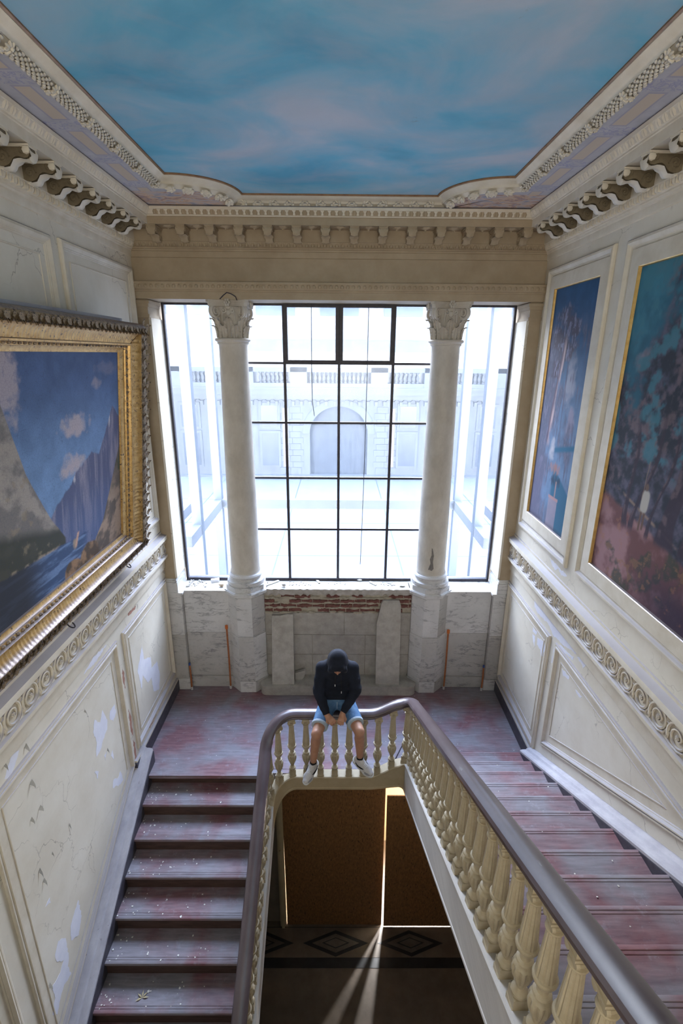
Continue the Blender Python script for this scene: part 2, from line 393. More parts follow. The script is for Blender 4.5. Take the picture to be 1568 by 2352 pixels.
for k in range(72):
    y = YB-.42-k*.076
    leaf_tab(lt_s, frame3((-WX+.358, y, 6.318), (0, -1, 0), (1, 0, 0), (0, 0, 1))); leaf_tab(lt_s, frame3((WX-.358, y, 6.318), (0, 1, 0), (-1, 0, 0), (0, 0, 1)))
for k in range(53): leaf_tab(lt_b, frame3((-1.98+k*.0762, YB-.358, 6.318), (-1, 0, 0), (0, -1, 0), (0, 0, 1)))
lt_s.obj('leaf_moulding', cream_trim, cornice, kind='stuff'); lt_b.obj('leaf_moulding', tan_trim, cornice, kind='stuff')
# brackets: scroll-sided block, acanthus leaf below, cap above
bp = [(0, 0), (.236, 0), (.242, -.025), (.238, -.055), (.222, -.074), (.195, -.078), (.168, -.068), (.145, -.066), (.122, -.078), (.104, -.100), (.085, -.116), (.06, -.124), (.03, -.124), (.012, -.118), (0, -.11)]
def bracket_meshes():
    body = MB().prism([(d, z) for d, z in bp], 'x', -.04, .04)
    for s in (-1, 1):       # raised scroll on both cheeks
        sp = [(s*.041, .055+.045*(1-t/14)*math.cos(t*.75), -.07+.045*(1-t/14)*math.sin(t*.75)) for t in range(14)]
        body.tube(sp, .006, 4)
        sp = [(s*.041, .195+.028*(1-t/10)*math.cos(t*.8+2), -.035+.028*(1-t/10)*math.sin(t*.8+2)) for t in range(10)]
        body.tube(sp, .005, 4)
    low = bp[2:14]
    rows = []
    for i, (d, z) in enumerate(low):
        w = .044*(1+.22*math.cos(i*2.1)); q = .012+.012*abs(math.sin(i*.9))
        rows.append([(x*w, d+q*.5, z-q*(1-.5*abs(x))) for x in (-1, -.6, -.25, 0, .25, .6, 1)])
    lf = MB().strip(rows); ell(lf, (-.043, .222, -.03), .016, .03, .028, 6, 4); ell(lf, (.043, .222, -.03), .016, .03, .028, 6, 4)
    ell(lf, (0, .215, -.066), .03, .03, .016, 6, 4)
    for k in range(3): ell(lf, (-.022+.022*k, .03, -.125), .011, .02, .018, 5, 3)
    cap = MB().box(-.052, .052, 0, .247, -.007, .004).box(-.046, .046, 0, .243, -.012, -.007)
    return body, lf, cap
_b, _l, _c = bracket_meshes()
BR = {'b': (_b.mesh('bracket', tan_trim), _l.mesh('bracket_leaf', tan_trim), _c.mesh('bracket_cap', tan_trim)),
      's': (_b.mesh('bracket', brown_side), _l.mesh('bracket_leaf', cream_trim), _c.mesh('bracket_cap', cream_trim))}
ro = MB().lathe([(.0, -.035), (.012, -.03), (.012, -.02), (.03, -.012), (.055, -.006), (.06, 0)], n=12, mod=lambda r, z, t: r*(1+.12*math.cos(6*t)))
RO = {'b': ro.mesh('rosette', tan_trim), 's': ro.mesh('rosette', cream_trim)}
def bracket(m, k):
    o = inst('bracket', BR[k][0], cornice, matrix=m); inst('bracket_leaf', BR[k][1], o); inst('bracket_cap', BR[k][2], o)
for k in range(14): bracket(frame3((-2.06+.317*k, YB-.10, 6.225), (-1, 0, 0), (0, -1, 0), (0, 0, 1)), 'b')
for k in range(13): inst('rosette', RO['b'], cornice, matrix=frame3((-1.90+.317*k, YB-.225, 6.236), (1, 0, 0), (0, 1, 0), (0, 0, 1)))
for k in range(17):
    y = 5.89-.317*k
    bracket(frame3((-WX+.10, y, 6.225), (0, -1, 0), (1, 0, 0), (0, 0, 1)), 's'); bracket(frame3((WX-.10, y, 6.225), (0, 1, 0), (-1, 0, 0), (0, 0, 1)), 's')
    if k: 
        for sx in (-1, 1): inst('rosette', RO['s'], cornice, loc=(sx*(WX-.225), y+.158, 6.236))

# ---------------------------------------------------------------- painted ceiling with scalloped corners
ZC = 6.50
def outline():
    p = [(-1.64, -2.45), (-1.64, 5.39)] + arc(-1.64, 6.0, .61, -PI/2, 0, 14)[1:]
    q = [(-x, y) for x, y in p[::-1]]
    return p + q
OUT = outline()
def offset_open(P, o):
    res = []
    for i, p in enumerate(P):
        ns = []
        for a, b2 in ((i-1, i), (i, i+1)):
            if a < 0 or b2 >= len(P): continue
            d = Vector((P[b2][0]-P[a][0], P[b2][1]-P[a][1])).normalized(); ns.append(Vector((-d.y, d.x)))
        n1, n2 = ns[0], ns[-1]; mm = (n1+n2)/(1+max(-.5, n1.dot(n2)))
        res.append((p[0]+mm.x*o, p[1]+mm.y*o))
    return res
ceiling = MB().prism(OUT[::-1], 'z', ZC, ZC+.03).obj('ceiling', skym, kind='structure', label='ceiling painted as a blue cloudy sky', ang=0)
MB().box(-2.6, 2.6, YF-.2, 7.0, 6.62, 6.75).obj('ceiling_slab', cream, ceiling)
def mould(prof, m, name, **kw):
    rows = []
    offs = [offset_open(OUT, o) for o, z in prof]
    for i in range(len(OUT)): rows.append([(offs[k][i][0], offs[k][i][1], prof[k][1]) for k in range(len(prof))])
    return MB().strip(rows).obj(name, m, ceiling, **kw)
mould([(-.006, 6.50), (-.006, 6.49), (.004, 6.484), (.010, 6.49)], cove_gilt, 'gilt_bead')
mould([(.008, 6.50), (.008, 6.482), (.02, 6.476), (.03, 6.462), (.05, 6.452), (.062, 6.44), (.066, 6.428), (.075, 6.43), (.12, 6.40), (.135, 6.405), (.145, 6.415), (.145, 6.5)], cream_trim, 'picture_mould')
so = offset_open(OUT, .13)
h = len(so)//2
for sx in (-1, 1):
    half = so[:h] if sx < 0 else [p for p in so[h:]][::-1]
    poly = [(sx*2.09, -2.45), (sx*2.09, 6.10), (half[-1][0], 6.10)] + half[::-1]
    poly = poly if sx > 0 else poly[::-1]
    MB().prism(poly, 'z', 6.402, 6.44).obj('painted_soffit', covem, ceiling, ang=0)
# pine-cone garland along the sides, leaf sprigs at intervals and along the back
def petal(mb, c, d, nrm, L, W, H):
    "long rounded leaf lying on a surface, pointing along d, standing off along nrm"
    d = Vector(d).normalized(); nrm = Vector(nrm); nrm = (nrm-d*nrm.dot(d)).normalized(); sd = d.cross(nrm); c = Vector(c)
    prof = [(0, .10), (.18, .75), (.45, 1), (.75, .72), (.94, .32), (1, .05)]
    mb.strip([[c+d*(L*t)+sd*(W*w*math.cos(a))+nrm*(H*(w*math.sin(a)+.9*t*t)) for a in [PI*k/5 for k in range(6)]] for t, w in prof])
def garland(sx):
    roll = []
    y = 5.42
    while y > -.3:
        roll.append([(sx*(1.748-.034*math.cos(PI*j/6)), y, 6.432-.026*math.sin(PI*j/6)) for j in range(7)]); y -= .2
    g = MB().strip(roll).obj('garland', cream_trim, ceiling)
    m = MB(); k = 0; y = 5.40
    while y > -.2:
        seg = ((5.42-y)/.44) % 1
        if .16 < seg < .96:
            for j in range(4):
                a = PI*(j+(.5 if k % 2 else 0)+.25)/4.5; nrm = Vector((-sx*math.cos(a), 0, -math.sin(a)))
                petal(m, Vector((sx*1.748, y+.02, 6.432))+nrm*.026, (0, -1, 0), nrm, .040, .0125, .019)
        k += 1; y -= .0255
    m.obj('scales', cream_trim, g, kind='stuff')
garland(-1); garland(1)
def acanthus(L=.2, W=.07, curl=.06, lobes=4, tip=.35, th=.004, nv=14, nu=8, ridge=.05):
    "leaf growing up +Z from the origin, tip rolling out towards -Y"
    rows = []
    for i in range(nv+1):
        v = i/nv
        w = W*(.45+.55*math.sin(PI*min(1, v*.85+.12)))*(1-.75*max(0, v-.72)/.28)*(.80+.20*abs(math.cos(lobes*PI*v)))
        zc, yc = L*v, -curl*max(0, v-.25)**2/.56
        if v > 1-tip: 
            t = (v-(1-tip))/tip; yc -= curl*.8*t; zc -= L*tip*.55*t*t
        row = []
        for j in range(nu+1):
            u = -1+2*j/nu
            row.append((u*w, yc-.18*W*(1-u*u)+ridge*W*math.cos(u*3*PI)-.14*W*abs(u)**3, zc-.06*L*abs(u)*abs(math.sin(lobes*PI*v))))
        rows.append(row)
    m = MB().strip(rows)
    return m
sp = MB()                                     # sprig: a fan of five petals, growing along +X, standing off along -Z
for q, L in ((-1.1, .045), (-.5, .066), (0, .075), (.5, .066), (1.1, .045)): petal(sp, (0, 0, 0), (math.cos(q), math.sin(q), 0), (0, 0, -1), L, .014, .024)
ell(sp, (.0, 0, -.018), .016, .016, .014, 8, 4)
sprig = sp.mesh('sprig', cream_trim, 60)
def put_sprig(p, d, nrm, k=1):
    d = Vector(d).normalized(); z = -Vector(nrm); z = (z-d*z.dot(d)).normalized(); inst('sprig', sprig, ceiling, matrix=frame3(p, d*k, z.cross(d)*k, z*k))
for sx in (-1, 1):
    for k in range(13):
        y = 5.42-.44*k
        for a in (.25, .5, .75):
            nrm = Vector((-sx*math.cos(PI*a), 0, -math.sin(PI*a))); put_sprig(Vector((sx*1.748, y-.005, 6.432))+nrm*.030, (0, -1, 0), nrm, .85)
        put_sprig(Vector((sx*1.748, y+.0, 6.432))+Vector((0, 0, -1))*.028, (0, 1, 0), (0, 0, -1), .6)
    for k in range(9):                        # round the scalloped corner
        a = -PI/2+PI/2*(k+.5)/9; r = .61-.105
        px, py = -1.64+r*math.cos(a), 6.0+r*math.sin(a); t = Vector((-math.sin(a), math.cos(a), 0)); nn = Vector((math.cos(a), math.sin(a), 0))
        d = t*(1 if k % 2 else -1)+nn*(-.5 if k % 3 else .4)
        if sx > 0: px = -px; d.x = -d.x; nn.x = -nn.x
        put_sprig((px, py, 6.408), d, Vector((0, 0, -1))+nn*.4, 1.15)
for k in range(25):                           # along the back edge
    put_sprig((-1.0+k*.0833, 6.085, 6.425), (1 if k % 2 else -1, 0, -.35 if k % 3 else .3), (0, -1, -.7), 1.15)

# ---------------------------------------------------------------- stair window
YW = 6.86; WZ0, WZ1, WHX = 1.672, 5.50, 2.268
win = MB()
win.box(-WHX, WHX, YW-.03, YW+.04, WZ0-.03, WZ0+.012).box(-WHX, -WHX+.028, YW-.03, YW+.03, WZ0, WZ1).box(WHX-.028, WHX, YW-.03, YW+.03, WZ0, WZ1).box(-WHX, WHX, YW-.02, YW+.03, WZ1-.018, WZ1+.01)
window_1 = win.obj('window_1', iron, kind='structure', label='wide iron-framed stair window with dirty glass between the columns')
VX = [-1.43, -.718, 0, .713, 1.43]; HZ = [WZ0, 2.456, 3.224, 3.999, 4.778, WZ1-.018]
for x in VX: MB().box(x-.017, x+.017, YW-.022, YW+.02, WZ0, WZ1-.01).obj('muntin', iron, window_1)
for z in HZ[1:-1]: MB().box(-1.43, 1.43, YW-.018, YW+.018, z-.014, z+.014).obj('muntin', iron, window_1)
for x0, x1 in ((-.718, 0), (0, .713)):        # two top-hung casements
    f = MB()
    f.box(x0+.005, x0+.048, YW-.045, YW+.01, 4.818, 5.462).box(x1-.048, x1-.005, YW-.045, YW+.01, 4.818, 5.462).box(x0+.005, x1-.005, YW-.045, YW+.01, 4.79, 4.818).box(x0+.005, x1-.005, YW-.045, YW+.01, 5.462, 5.485)
    f.obj('casement', iron, window_1)
def pane(x0, x1, z0, z1):
    MB().add([(x0, YW, z0), (x1, YW, z0), (x1, YW, z1), (x0, YW, z1)], [(0, 1, 2, 3)]).obj('pane', glassm, window_1, ang=0)
for i in range(4):
    for j in range(5): pane(VX[i]+.017, VX[i+1]-.017, HZ[j]+.013, HZ[j+1]-.013)
pane(-WHX+.028, -1.447, WZ0+.012, WZ1-.018); pane(1.447, WHX-.028, WZ0+.012, WZ1-.018)
# cords left hanging in front of the glass
tag(MB().tube([(-.357, 6.79, 5.49), (-.357, 6.79, 5.35), (-.36, 6.79, 4.7), (-.355, 6.79, 4.3), (-.33, 6.79, 4.1)], .0045, 5).obj('cord', iron), 'short dark cord hanging from the left casement before the glass', 'cord')
tag(MB().tube([(.37, 6.79, 5.49), (.37, 6.79, 4.6), (.36, 6.79, 3.5), (.345, 6.79, 2.6), (.33, 6.79, 1.93)], .0045, 5).obj('cord', iron), 'long dark cord hanging from the right casement almost to the sill', 'cord')

# ---------------------------------------------------------------- the court outside the window
ground = MB().box(-14, 14, 7.25, 21, -.10, .10).obj('terrace', out_ground, kind='structure', label='pale paved terrace outside the window')
for x in (-4.5, -1.5, 1.5, 4.5): MB().box(x-.015, x+.015, 7.3, 20, .095, .103).obj('paving_joint', out_grey, ground)
for y in (9, 11.5, 14, 16.5): MB().box(-8, 8, y-.015, y+.015, .095, .103).obj('paving_joint', out_grey, ground)
# far facade
fy = 20.0
fac = empty('pavilion', (0, fy, .1), 'white stone pavilion across the court with arched doorway and balustraded roof', 'building')
def FB(): return MB()
def at(o): return o
AW = 1.16
wallp = [(-8.3, .0), (-AW, .0), (-AW, 1.75)] + [(AW*math.cos(a), 1.75+1.08*math.sin(a)) for a in [PI-PI*i/16 for i in range(1, 16)]] + [(AW, 1.75), (AW, .0), (8.3, .0), (8.3, 3.4), (-8.3, 3.4)]
MB().prism(wallp, 'y', 0, .5).obj('wall', out_white, fac, ang=0)
MB().box(-AW-.2, AW+.2, .42, .55, 0, 3.0).obj('door_leaf', out_dark, fac)
rows = []
for a in [PI-PI*i/20 for i in range(21)]:
    rows.append([((AW+w)*math.cos(a), y, 1.75+(1.08+w)*math.sin(a)) for w, y in ((0, -.05), (.0, -.09), (.24, -.09), (.30, -.04), (.30, .02))])
MB().strip(rows).obj('archivolt', out_white, fac)
MB().box(-8.3, 8.3, -.25, .1, -.25, .06).obj('plinth', out_white, fac)
MB().box(-8.3, 8.3, -.30, .2, 3.28, 3.50).box(-8.3, 8.3, -.36, .2, 3.50, 3.56).obj('cornice', out_white, fac)
for x in [(-5.85+.325*k) for k in range(37)]:
    MB().strip([[(x+.11*math.cos(a), y, 2.98+.11*math.sin(a)) for a in [PI*i/6 for i in range(7)]] for y in (-.12, 0)]).box(x+.11, x+.215, -.14, 0, 2.86, 3.02).box(x-.11, x+.215, -.12, 0, 3.09, 3.28).obj('corbel', out_white, fac)
pier_b = MB()
for sx in (-1, 1):
    for j in range(11):
        for i in range(2):
            x0 = sx*(1.42+.44*i+(.0 if j % 2 else .1)); 
            MB().box(x0, x0+sx*.425, -.035, .02, .12+.245*j, .12+.245*j+.232).obj('stone_block', out_white, fac)
for x in (-5.9, -3.95, -2.75, 2.75, 3.95, 5.9):
    for z0, z1 in ((.45, 1.75), (2.0, 2.85)):
        f = MB().box(x-.43, x+.43, -.07, .02, z0-.08, z1+.1).obj('window_surround', out_white, fac)
        MB().box(x-.33, x+.33, -.085, 0, z0, z1).obj('window_pane', out_dark, f)
for x in (-2.12, 2.12): MB().box(x-.11, x+.11, -.06, .02, .4, 2.75).obj('shutter', out_pink, fac)
MB().box(-8.3, 8.3, -.28, .1, 3.56, 3.72).obj('parapet_base', out_white, fac)
MB().box(-8.3, 8.3, -.3, .12, 4.13, 4.30).obj('parapet_rail', out_white, fac)
bal_out = MB().lathe([(.06, 0), (.06, .05), (.03, .08), (.07, .18), (.03, .30), (.025, .34), (.06, .38), (.06, .42)], n=8).mesh('parapet_baluster', out_white)
for c in (-5.1, -2.55, 0, 2.55, 5.1):
    for k in range(14 if c == 0 else 7):
        w = 14 if c == 0 else 7
        inst('parapet_baluster', bal_out, fac, loc=(c+(k-(w-1)/2)*.165, -.08, 3.72))
for c in (-3.6, -1.55, 1.55, 3.6, 6.3, -6.3): MB().box(c-.32, c+.32, -.3, .12, 3.56, 4.30).obj('parapet_block', out_white, fac)
MB().box(-8.3, 8.3, .08, .2, 3.72, 4.13).obj('parapet_shade_sheet', out_dark, fac)  # dark sheet standing in for the shade behind the balusters
# block behind and above
bk = empty('office_block', (0, 25, 0), 'taller pale block rising behind the balustraded pavilion', 'building')
MB().box(-16, 16, 0, 1, -.1, 11).obj('wall', out_white, bk)
MB().box(-16, 16, -.4, .3, 5.0, 5.5).obj('roof_band', out_grey, bk)
for x in range(-12, 13, 3):
    MB().box(x-.9, x+.9, -.06, .1, 6.6, 8.6).obj('window', out_dark, bk)
for sx in (-1, 1):
    wg = empty('side_wing', (sx*8.8, 14, 0), ('left' if sx < 0 else 'right')+' wing of the court, made tall to shade it', 'building')
    MB().box(-.4, .4, -6.3, 5, -.1, 16).obj('wall', out_white, wg)  # wing height raised to keep sky light off the court
    for k in range(4):
        for z in (1.2, 4.2): MB().box(-sx*.42, -sx*.35, -5+k*3, -3.7+k*3, z, z+1.8).obj('window', out_dark, wg)
# steel frame standing on the terrace
sf = empty('steel_frame', (0, 8.75, .1), 'pale steel frame of posts and beams standing on the terrace', 'frame')
for sx in (-1, 1):
    for y in (-.75, .75): MB().box(sx*2.37-.075, sx*2.37+.075, y-.075, y+.075, 0, 6.4).obj('post', out_grey, sf)
    MB().box(sx*2.37-.07, sx*2.37+.07, -1.4, .81, 1.86, 2.04).obj('beam', out_white, sf)
    MB().box(sx*2.9-.07, sx*2.9+.07, -1.4, .81, 1.86, 2.04).obj('beam', out_white, sf)
MB().box(-2.43, 2.43, .70, .81, 1.86, 2.04).obj('beam', out_white, sf)
for x, y0, y1 in ((-.62, 7.6, 10.2), (.12, 7.6, 10.0)):
    tag(MB().box(x-.05, x+.05, y0, y1, .10, .17).obj('timber', out_white), 'pale length of timber lying on the terrace, %s one' % ('left' if x < 0 else 'right'), 'timber', 'timbers on the terrace')
# unseen wall added above the window; with the tall wings it shades the court
MB().box(-15, 15, 7.12, 7.6, 6.7, 26).obj('court_shade_wall', out_white, None, 'unseen wall added above the window to shade the court', kind='structure')

# ---------------------------------------------------------------- marble parapet under the window
CXL, CXR, CY = -1.34, 1.35, 6.645
parapet = MB().box(-WX, WX, 6.60, 7.1, -.2, 1.60).obj('parapet', mortarm, wall_back)
def slab(x0, x1, y0, y1, z0, z1, m=marb, name='marble_slab', parent=wall_back):
    g = .003
    return MB().box(x0+g, x1-g, y0, y1, z0+g, z1-g).obj(name, m, parent)
for sx, cx in ((-1, CXL), (1, CXR)):
    xo, xi, xw = sx*2.44, cx+sx*.22, sx*2.24
    slab(*sorted((xi, xw)), 6.52, 6.62, .94, 1.60); slab(*sorted((xi, xw)), 6.525, 6.62, .19, .94, marb2); slab(*sorted((xi, xw)), 6.505, 6.62, .0, .19, marb2)
    slab(*sorted((xw, xo)), 6.44, 6.62, .94, 1.60); slab(*sorted((xw, xo)), 6.445, 6.62, .19, .94, marb2); slab(*sorted((xw-sx*.012, xo)), 6.43, 6.62, .0, .19)
    sill = MB().box(min(xi, xo), max(xi, xo), 6.485, 6.90, 1.612, 1.64).box(min(xi, xo), max(xi, xo), 6.50, 6.90, 1.597, 1.612)
    sill.box(min(xw-sx*.03, xo), max(xw-sx*.03, xo), 6.405, 6.4845, 1.612, 1.64).box(min(xw-sx*.015, xo), max(xw-sx*.015, xo), 6.42, 6.4995, 1.597, 1.612)
    sill.obj('sill', marb, wall_back)
# recessed middle: slabs, exposed brick, mortar bed
NY = 6.585
for z0, z1 in ((.157, .525), (.525, .865), (.865, 1.225)):
    cuts = [-1.12, -.38, .42, 1.13] if z0 < .6 else [-1.12, .1, 1.13]
    for a, b2 in zip(cuts, cuts[1:]): slab(a, b2, NY, 6.62, z0, z1, stone, 'stone_slab')
MB().box(-1.12, 1.13, NY-.012, 6.62, 1.222, 1.24).obj('stone_lip', stone, wall_back)
r2 = random.Random(3)
for j in range(4):
    x = -1.13-(.1 if j % 2 else 0)
    while x < 1.12:
        w = r2.uniform(.15, .23); x1 = min(x+w, 1.13)
        if x1-max(x, -1.12) > .04:
            b = MB(); z0 = 1.248+j*.077; y0 = NY+.02+r2.uniform(-.034, .014)
            x0 = max(x, -1.12); pts = []
            n = 9
            top = [(x0+(x1-x0)*i/n, z0+.052+r2.uniform(-.012, .006)) for i in range(n+1)]; bot = [(x0+(x1-x0)*i/n, z0+r2.uniform(-.004, .012)) for i in range(n+1)]
            b.prism(bot+top[::-1], 'y', y0, 6.63).obj('brick', brickm, wall_back)
        x = x1+.012
for k in range(54):                            # squeezed-out mortar lumps over the joints
    j = k % 5
    x = -1.1+2.2*((k//5)+r2.random())/12.6; w = r2.uniform(.04, .11)
    if j == 4 or x+w > 1.12 or x-w < -1.12: j = min(j, 3); x = max(-1.12+w, min(1.12-w, x))
    b = MB(); z = 1.246+.077*j+r2.uniform(-.012, .01); n = 12; hh = r2.uniform(.014, .024); ph = r2.random()*6
    rows = []
    for i, f in enumerate((1, .85, .45)):
        rows.append([(x+w*f*(1+.10*math.sin(3*t+ph))*math.cos(t), NY+.012-.012*i-.01, z+hh*f*(1+.2*math.sin(2*t+ph))*math.sin(t)) for t in [2*PI*q/n for q in range(n)]])
    b.strip(rows, close_u=True); b.add([p for p in rows[-1]], [tuple(range(n))])
    b.obj('mortar_lump', mortarm, wall_back, ang=60)
rows = []
for i in range(71):
    x = -1.12+2.25*i/70; q = .008*math.sin(i*1.7)+.006*math.sin(i*4.1)
    rows.append([(x, 6.62, 1.52), (x, NY-.005+q, 1.53+q), (x, NY-.02+q, 1.57), (x, NY-.03-q, 1.632), (x, 6.60, 1.640), (x, 6.90, 1.640)])
MB().strip(rows).obj('mortar_bed', concrete, wall_back)
# low step in front of the recess with rounded ends
for z0, z1, g in ((0, .145, 0), (.145, .157, .006)):
    a = arc(-1.05, 6.40, .10+g, -PI, -PI/2, 6); c2 = arc(1.08, 6.40, .10+g, -PI/2, 0, 6)
    MB().prism([(-1.15-g, 6.6)]+a+c2+[(1.18+g, 6.6)], 'z', z0, z1).obj('step' if g == 0 else 'step_top', stone, wall_back)

# ---------------------------------------------------------------- the two columns
def octa(r, c=(0, 0)):
    return [(c[0]+r/math.cos(PI/8)*math.cos(PI/8+PI/4*k), c[1]+r/math.cos(PI/8)*math.sin(PI/8+PI/4*k)) for k in range(8)]
def volute(sx, sy):
    m = MB(); d = Vector((sx, sy, 0)).normalized(); side = Vector((-d.y, d.x, 0))
    for s in (-1, 1):
        pts, rr = [], []
        for i in range(34):
            t = i/33; a = PI*.55-t*4.4*PI*.9; r = .080*(1-t*.86)
            pts.append(Vector((0, 0, .308))+d*(.228+r*math.cos(a)*.9)+Vector((0, 0, r*math.sin(a)))+side*s*.014); rr.append(.021*(1-.55*t))
        pts = [Vector((0, 0, .18))+d*.17, Vector((0, 0, .27))+d*.185+side*s*.01] + pts; rr = [.012, .015]+rr
        m.tube(pts, rr, 6)
    return m
leafA = acanthus(.185, .066, .034, 5, .28, nv=24, nu=14, ridge=.13); leafB = acanthus(.285, .064, .048, 7, .24, nv=30, nu=14, ridge=.13)
def column(cx, label):
    e = empty('column', (cx, CY, 0), label, 'column', 'columns at the window')
    for z0, z1, r in ((0, .185, .278), (.185, .945, .27), (.945, 1.565, .265)):
        # marble facing slabs, one per visible side
        o1, o0 = octa(r), octa(r-.03)
        for k in range(3, 8):
            a, b2 = o1[k], o1[(k+1) % 8]; a0, b0 = o0[k], o0[(k+1) % 8]
            if min(a[1], b2[1]) > .06: continue
            g = .0016; MB().prism([(a[0], a[1]), (b2[0], b2[1]), (b0[0], b0[1]), (a0[0], a0[1])], 'z', z0+g, z1-g).obj('marble_slab', marb if (k+int(z0*10)) % 3 else marb2, e)
    MB().prism(octa(.235), 'z', 0, 1.58).obj('pedestal_core', stone, e)
    cap = MB()
    for z0, z1, r in ((1.565, 1.585, .262), (1.585, 1.60, .275), (1.60, 1.64, .302), (1.64, 1.65, .292)): cap.prism(octa(r), 'z', z0, z1)
    cap.obj('pedestal_cap', marb, e)
    MB().prism(octa(.268), 'z', 1.65, 1.725).obj('plinth', marb, e)
    MB().lathe([(.262, 1.725), (.27, 1.745), (.262, 1.785), (.235, 1.80), (.222, 1.815), (.222, 1.835), (.238, 1.845), (.245, 1.862), (.236, 1.885), (.218, 1.895), (.214, 1.912)], n=40).obj('base', marb, e)
    prof = [(.214, 1.912), (.206, 1.94)] + [(.203-.026*max(0, t-.25)/.75*(1+.15*(t-.6)), 1.96+t*(4.985-1.96)) for t in [i/24 for i in range(25)]] + [(.186, 5.01)]
    MB().lathe(prof, n=48).obj('shaft', colpaint, e)
    MB().lathe([(.186, 5.005), (.194, 5.01), (.194, 5.03), (.20, 5.035), (.218, 5.045), (.222, 5.058), (.216, 5.072), (.19, 5.078)], n=40).obj('astragal', colpaint, e)
    cp = empty('capital', (0, 0, 5.07), parent=e)
    MB().lathe([(.165, 0), (.165, .18), (.175, .27), (.205, .34), (.215, .36)], n=32).obj('bell', colpaint, cp)
    la, lb = leafA.mesh('leaf', colpaint, 60), leafB.mesh('leaf', colpaint, 60)
    for k in range(8):
        a = 2*PI*k/8+PI/8
        inst('leaf', la, cp, matrix=frame3((.172*math.cos(a), .172*math.sin(a), 0), (math.sin(a), -math.cos(a), 0), (-math.cos(a), -math.sin(a), 0), (.06*math.cos(a), .06*math.sin(a), 1)))
        a = 2*PI*k/8
        inst('leaf', lb, cp, matrix=frame3((.168*math.cos(a), .168*math.sin(a), .0), (math.sin(a), -math.cos(a), 0), (-math.cos(a), -math.sin(a), 0), (.07*math.cos(a), .07*math.sin(a), 1)))
    for sx in (-1, 1):
        for sy in (-1, 1): volute(sx, sy).obj('volute', colpaint, cp)
    for k in range(4):                      # inner helices and flower on each face
        a = PI/2*k; d = Vector((math.cos(a), math.sin(a), 0)); s2 = Vector((-d.y, d.x, 0)); m = MB()
        for s in (-1, 1):
            pts = [Vector((0, 0, .20))+d*.18+s2*s*.075] + [Vector((0, 0, .315))+d*.21+s2*s*(.052+.036*(1-t/16)*math.cos(1.2+t*.62))+Vector((0, 0, .036*(1-t/16)*math.sin(1.2+t*.62))) for t in range(16)]
            m.tube(pts, .010, 5)
        m.obj('helix', colpaint, cp)
        fl = MB()
        for q in range(6): ell(fl, Vector((0, 0, .405))+d*.245+s2*.027*math.cos(q*PI/3)+Vector((0, 0, .03*math.sin(q*PI/3))), .016, .016, .019, 6, 4)
        ell(fl, Vector((0, 0, .405))+d*.26, .014, .014, .014, 6, 4); ell(fl, Vector((0, 0, .30))+d*.19, .035, .035, .04, 8, 5)
        fl.obj('flower', colpaint, cp)
    ab = MB()
    def concave(r, cut):
        out = []
        for k in range(4):
            a0 = PI/4+PI/2*k; a1 = a0+PI/2
            c0, c1 = Vector((math.cos(a0), math.sin(a0)))*r, Vector((math.cos(a1), math.sin(a1)))*r; tdir = (c1-c0).normalized(); nrm = Vector((math.cos(a0+PI/4), math.sin(a0+PI/4)))
            for i in range(9):
                t = i/8; p = c0+tdir*cut+(c1-c0-tdir*2*cut)*t - nrm*.075*math.sin(PI*t); out.append((p.x, p.y))
        return out
    for z0, z1, r in ((.365, .39, .335), (.39, .408, .342), (.408, .436, .362)): ab.prism(concave(r, .035), 'z', z0, z1)
    ab.obj('abacus', colpaint, cp)
    return e
column(CXL, 'left painted column with leafy capital on its marble pedestal')
column(CXR, 'right painted column with a scraped patch low on its shaft')
# scraped patch on the right column
pm = MB(); pts = []
for i, (a, z) in enumerate([(-.28, 2.0), (-.02, 1.985), (.1, 2.02), (.02, 2.12), (.06, 2.22), (-.05, 2.32), (-.12, 2.33), (-.10, 2.22), (-.2, 2.16), (-.14, 2.1)]):
    pts.append((CXR+.2045*math.sin(a-.1), CY-.2045*math.cos(a-.1), z))
pm.add(pts, [tuple(range(len(pts)))])
pm.obj('scraped_patch', mat('bare_grey_core', (.16, .145, .13), (.24, .22, .20), 30, .8, .2), bpy.data.objects['column.001'], ang=0).matrix_parent_inverse = Matrix.Translation((-CXR, -CY, 0))

# ---------------------------------------------------------------- wall panels, friezes
def offset_closed(P, o):
    n = len(P); res = []
    for i in range(n):
        d1 = (Vector(P[i])-Vector(P[i-1])).normalized(); d2 = (Vector(P[(i+1) % n])-Vector(P[i])).normalized()
        n1, n2 = Vector((-d1.y, d1.x)), Vector((-d2.y, d2.x)); m = (n1+n2)/(1+n1.dot(n2)); res.append((P[i][0]+m.x*o, P[i][1]+m.y*o))
    return res
def ccw(P):
    a = sum(P[i][0]*P[(i+1) % len(P)][1]-P[(i+1) % len(P)][0]*P[i][1] for i in range(len(P)))
    return P if a > 0 else P[::-1]
PROF_LOW = [(0, 0), (0, .016), (.008, .022), (.020, .022), (.026, .016), (.034, .028), (.046, .030), (.056, .018), (.062, .010), (.068, .010), (.074, 0), (.15, 0), (.153, .006), (.161, .006), (.164, 0)]
PROF_UP = [(0, 0), (0, .02), (.010, .034), (.030, .038), (.046, .030), (.058, .016), (.066, .014), (.072, .008), (.080, .008), (.086, 0)]
def panel(sx, poly, prof, name='panel_mould', m=None, limit=9):
    "poly in (y, z) on side wall sx; mitred moulding"
    P = ccw(poly); rows = []
    for o, hgt in prof:
        if o > limit: break
        rows.append([(sx*(WX-hgt-.0005), y, z) for y, z in offset_closed(P, o)])
    n = len(P)
    return MB().strip(rows, close_u=True).obj(name, m or cream_trim, wall_left if sx < 0 else wall_right, ang=25)
SL, SR = .573, .529
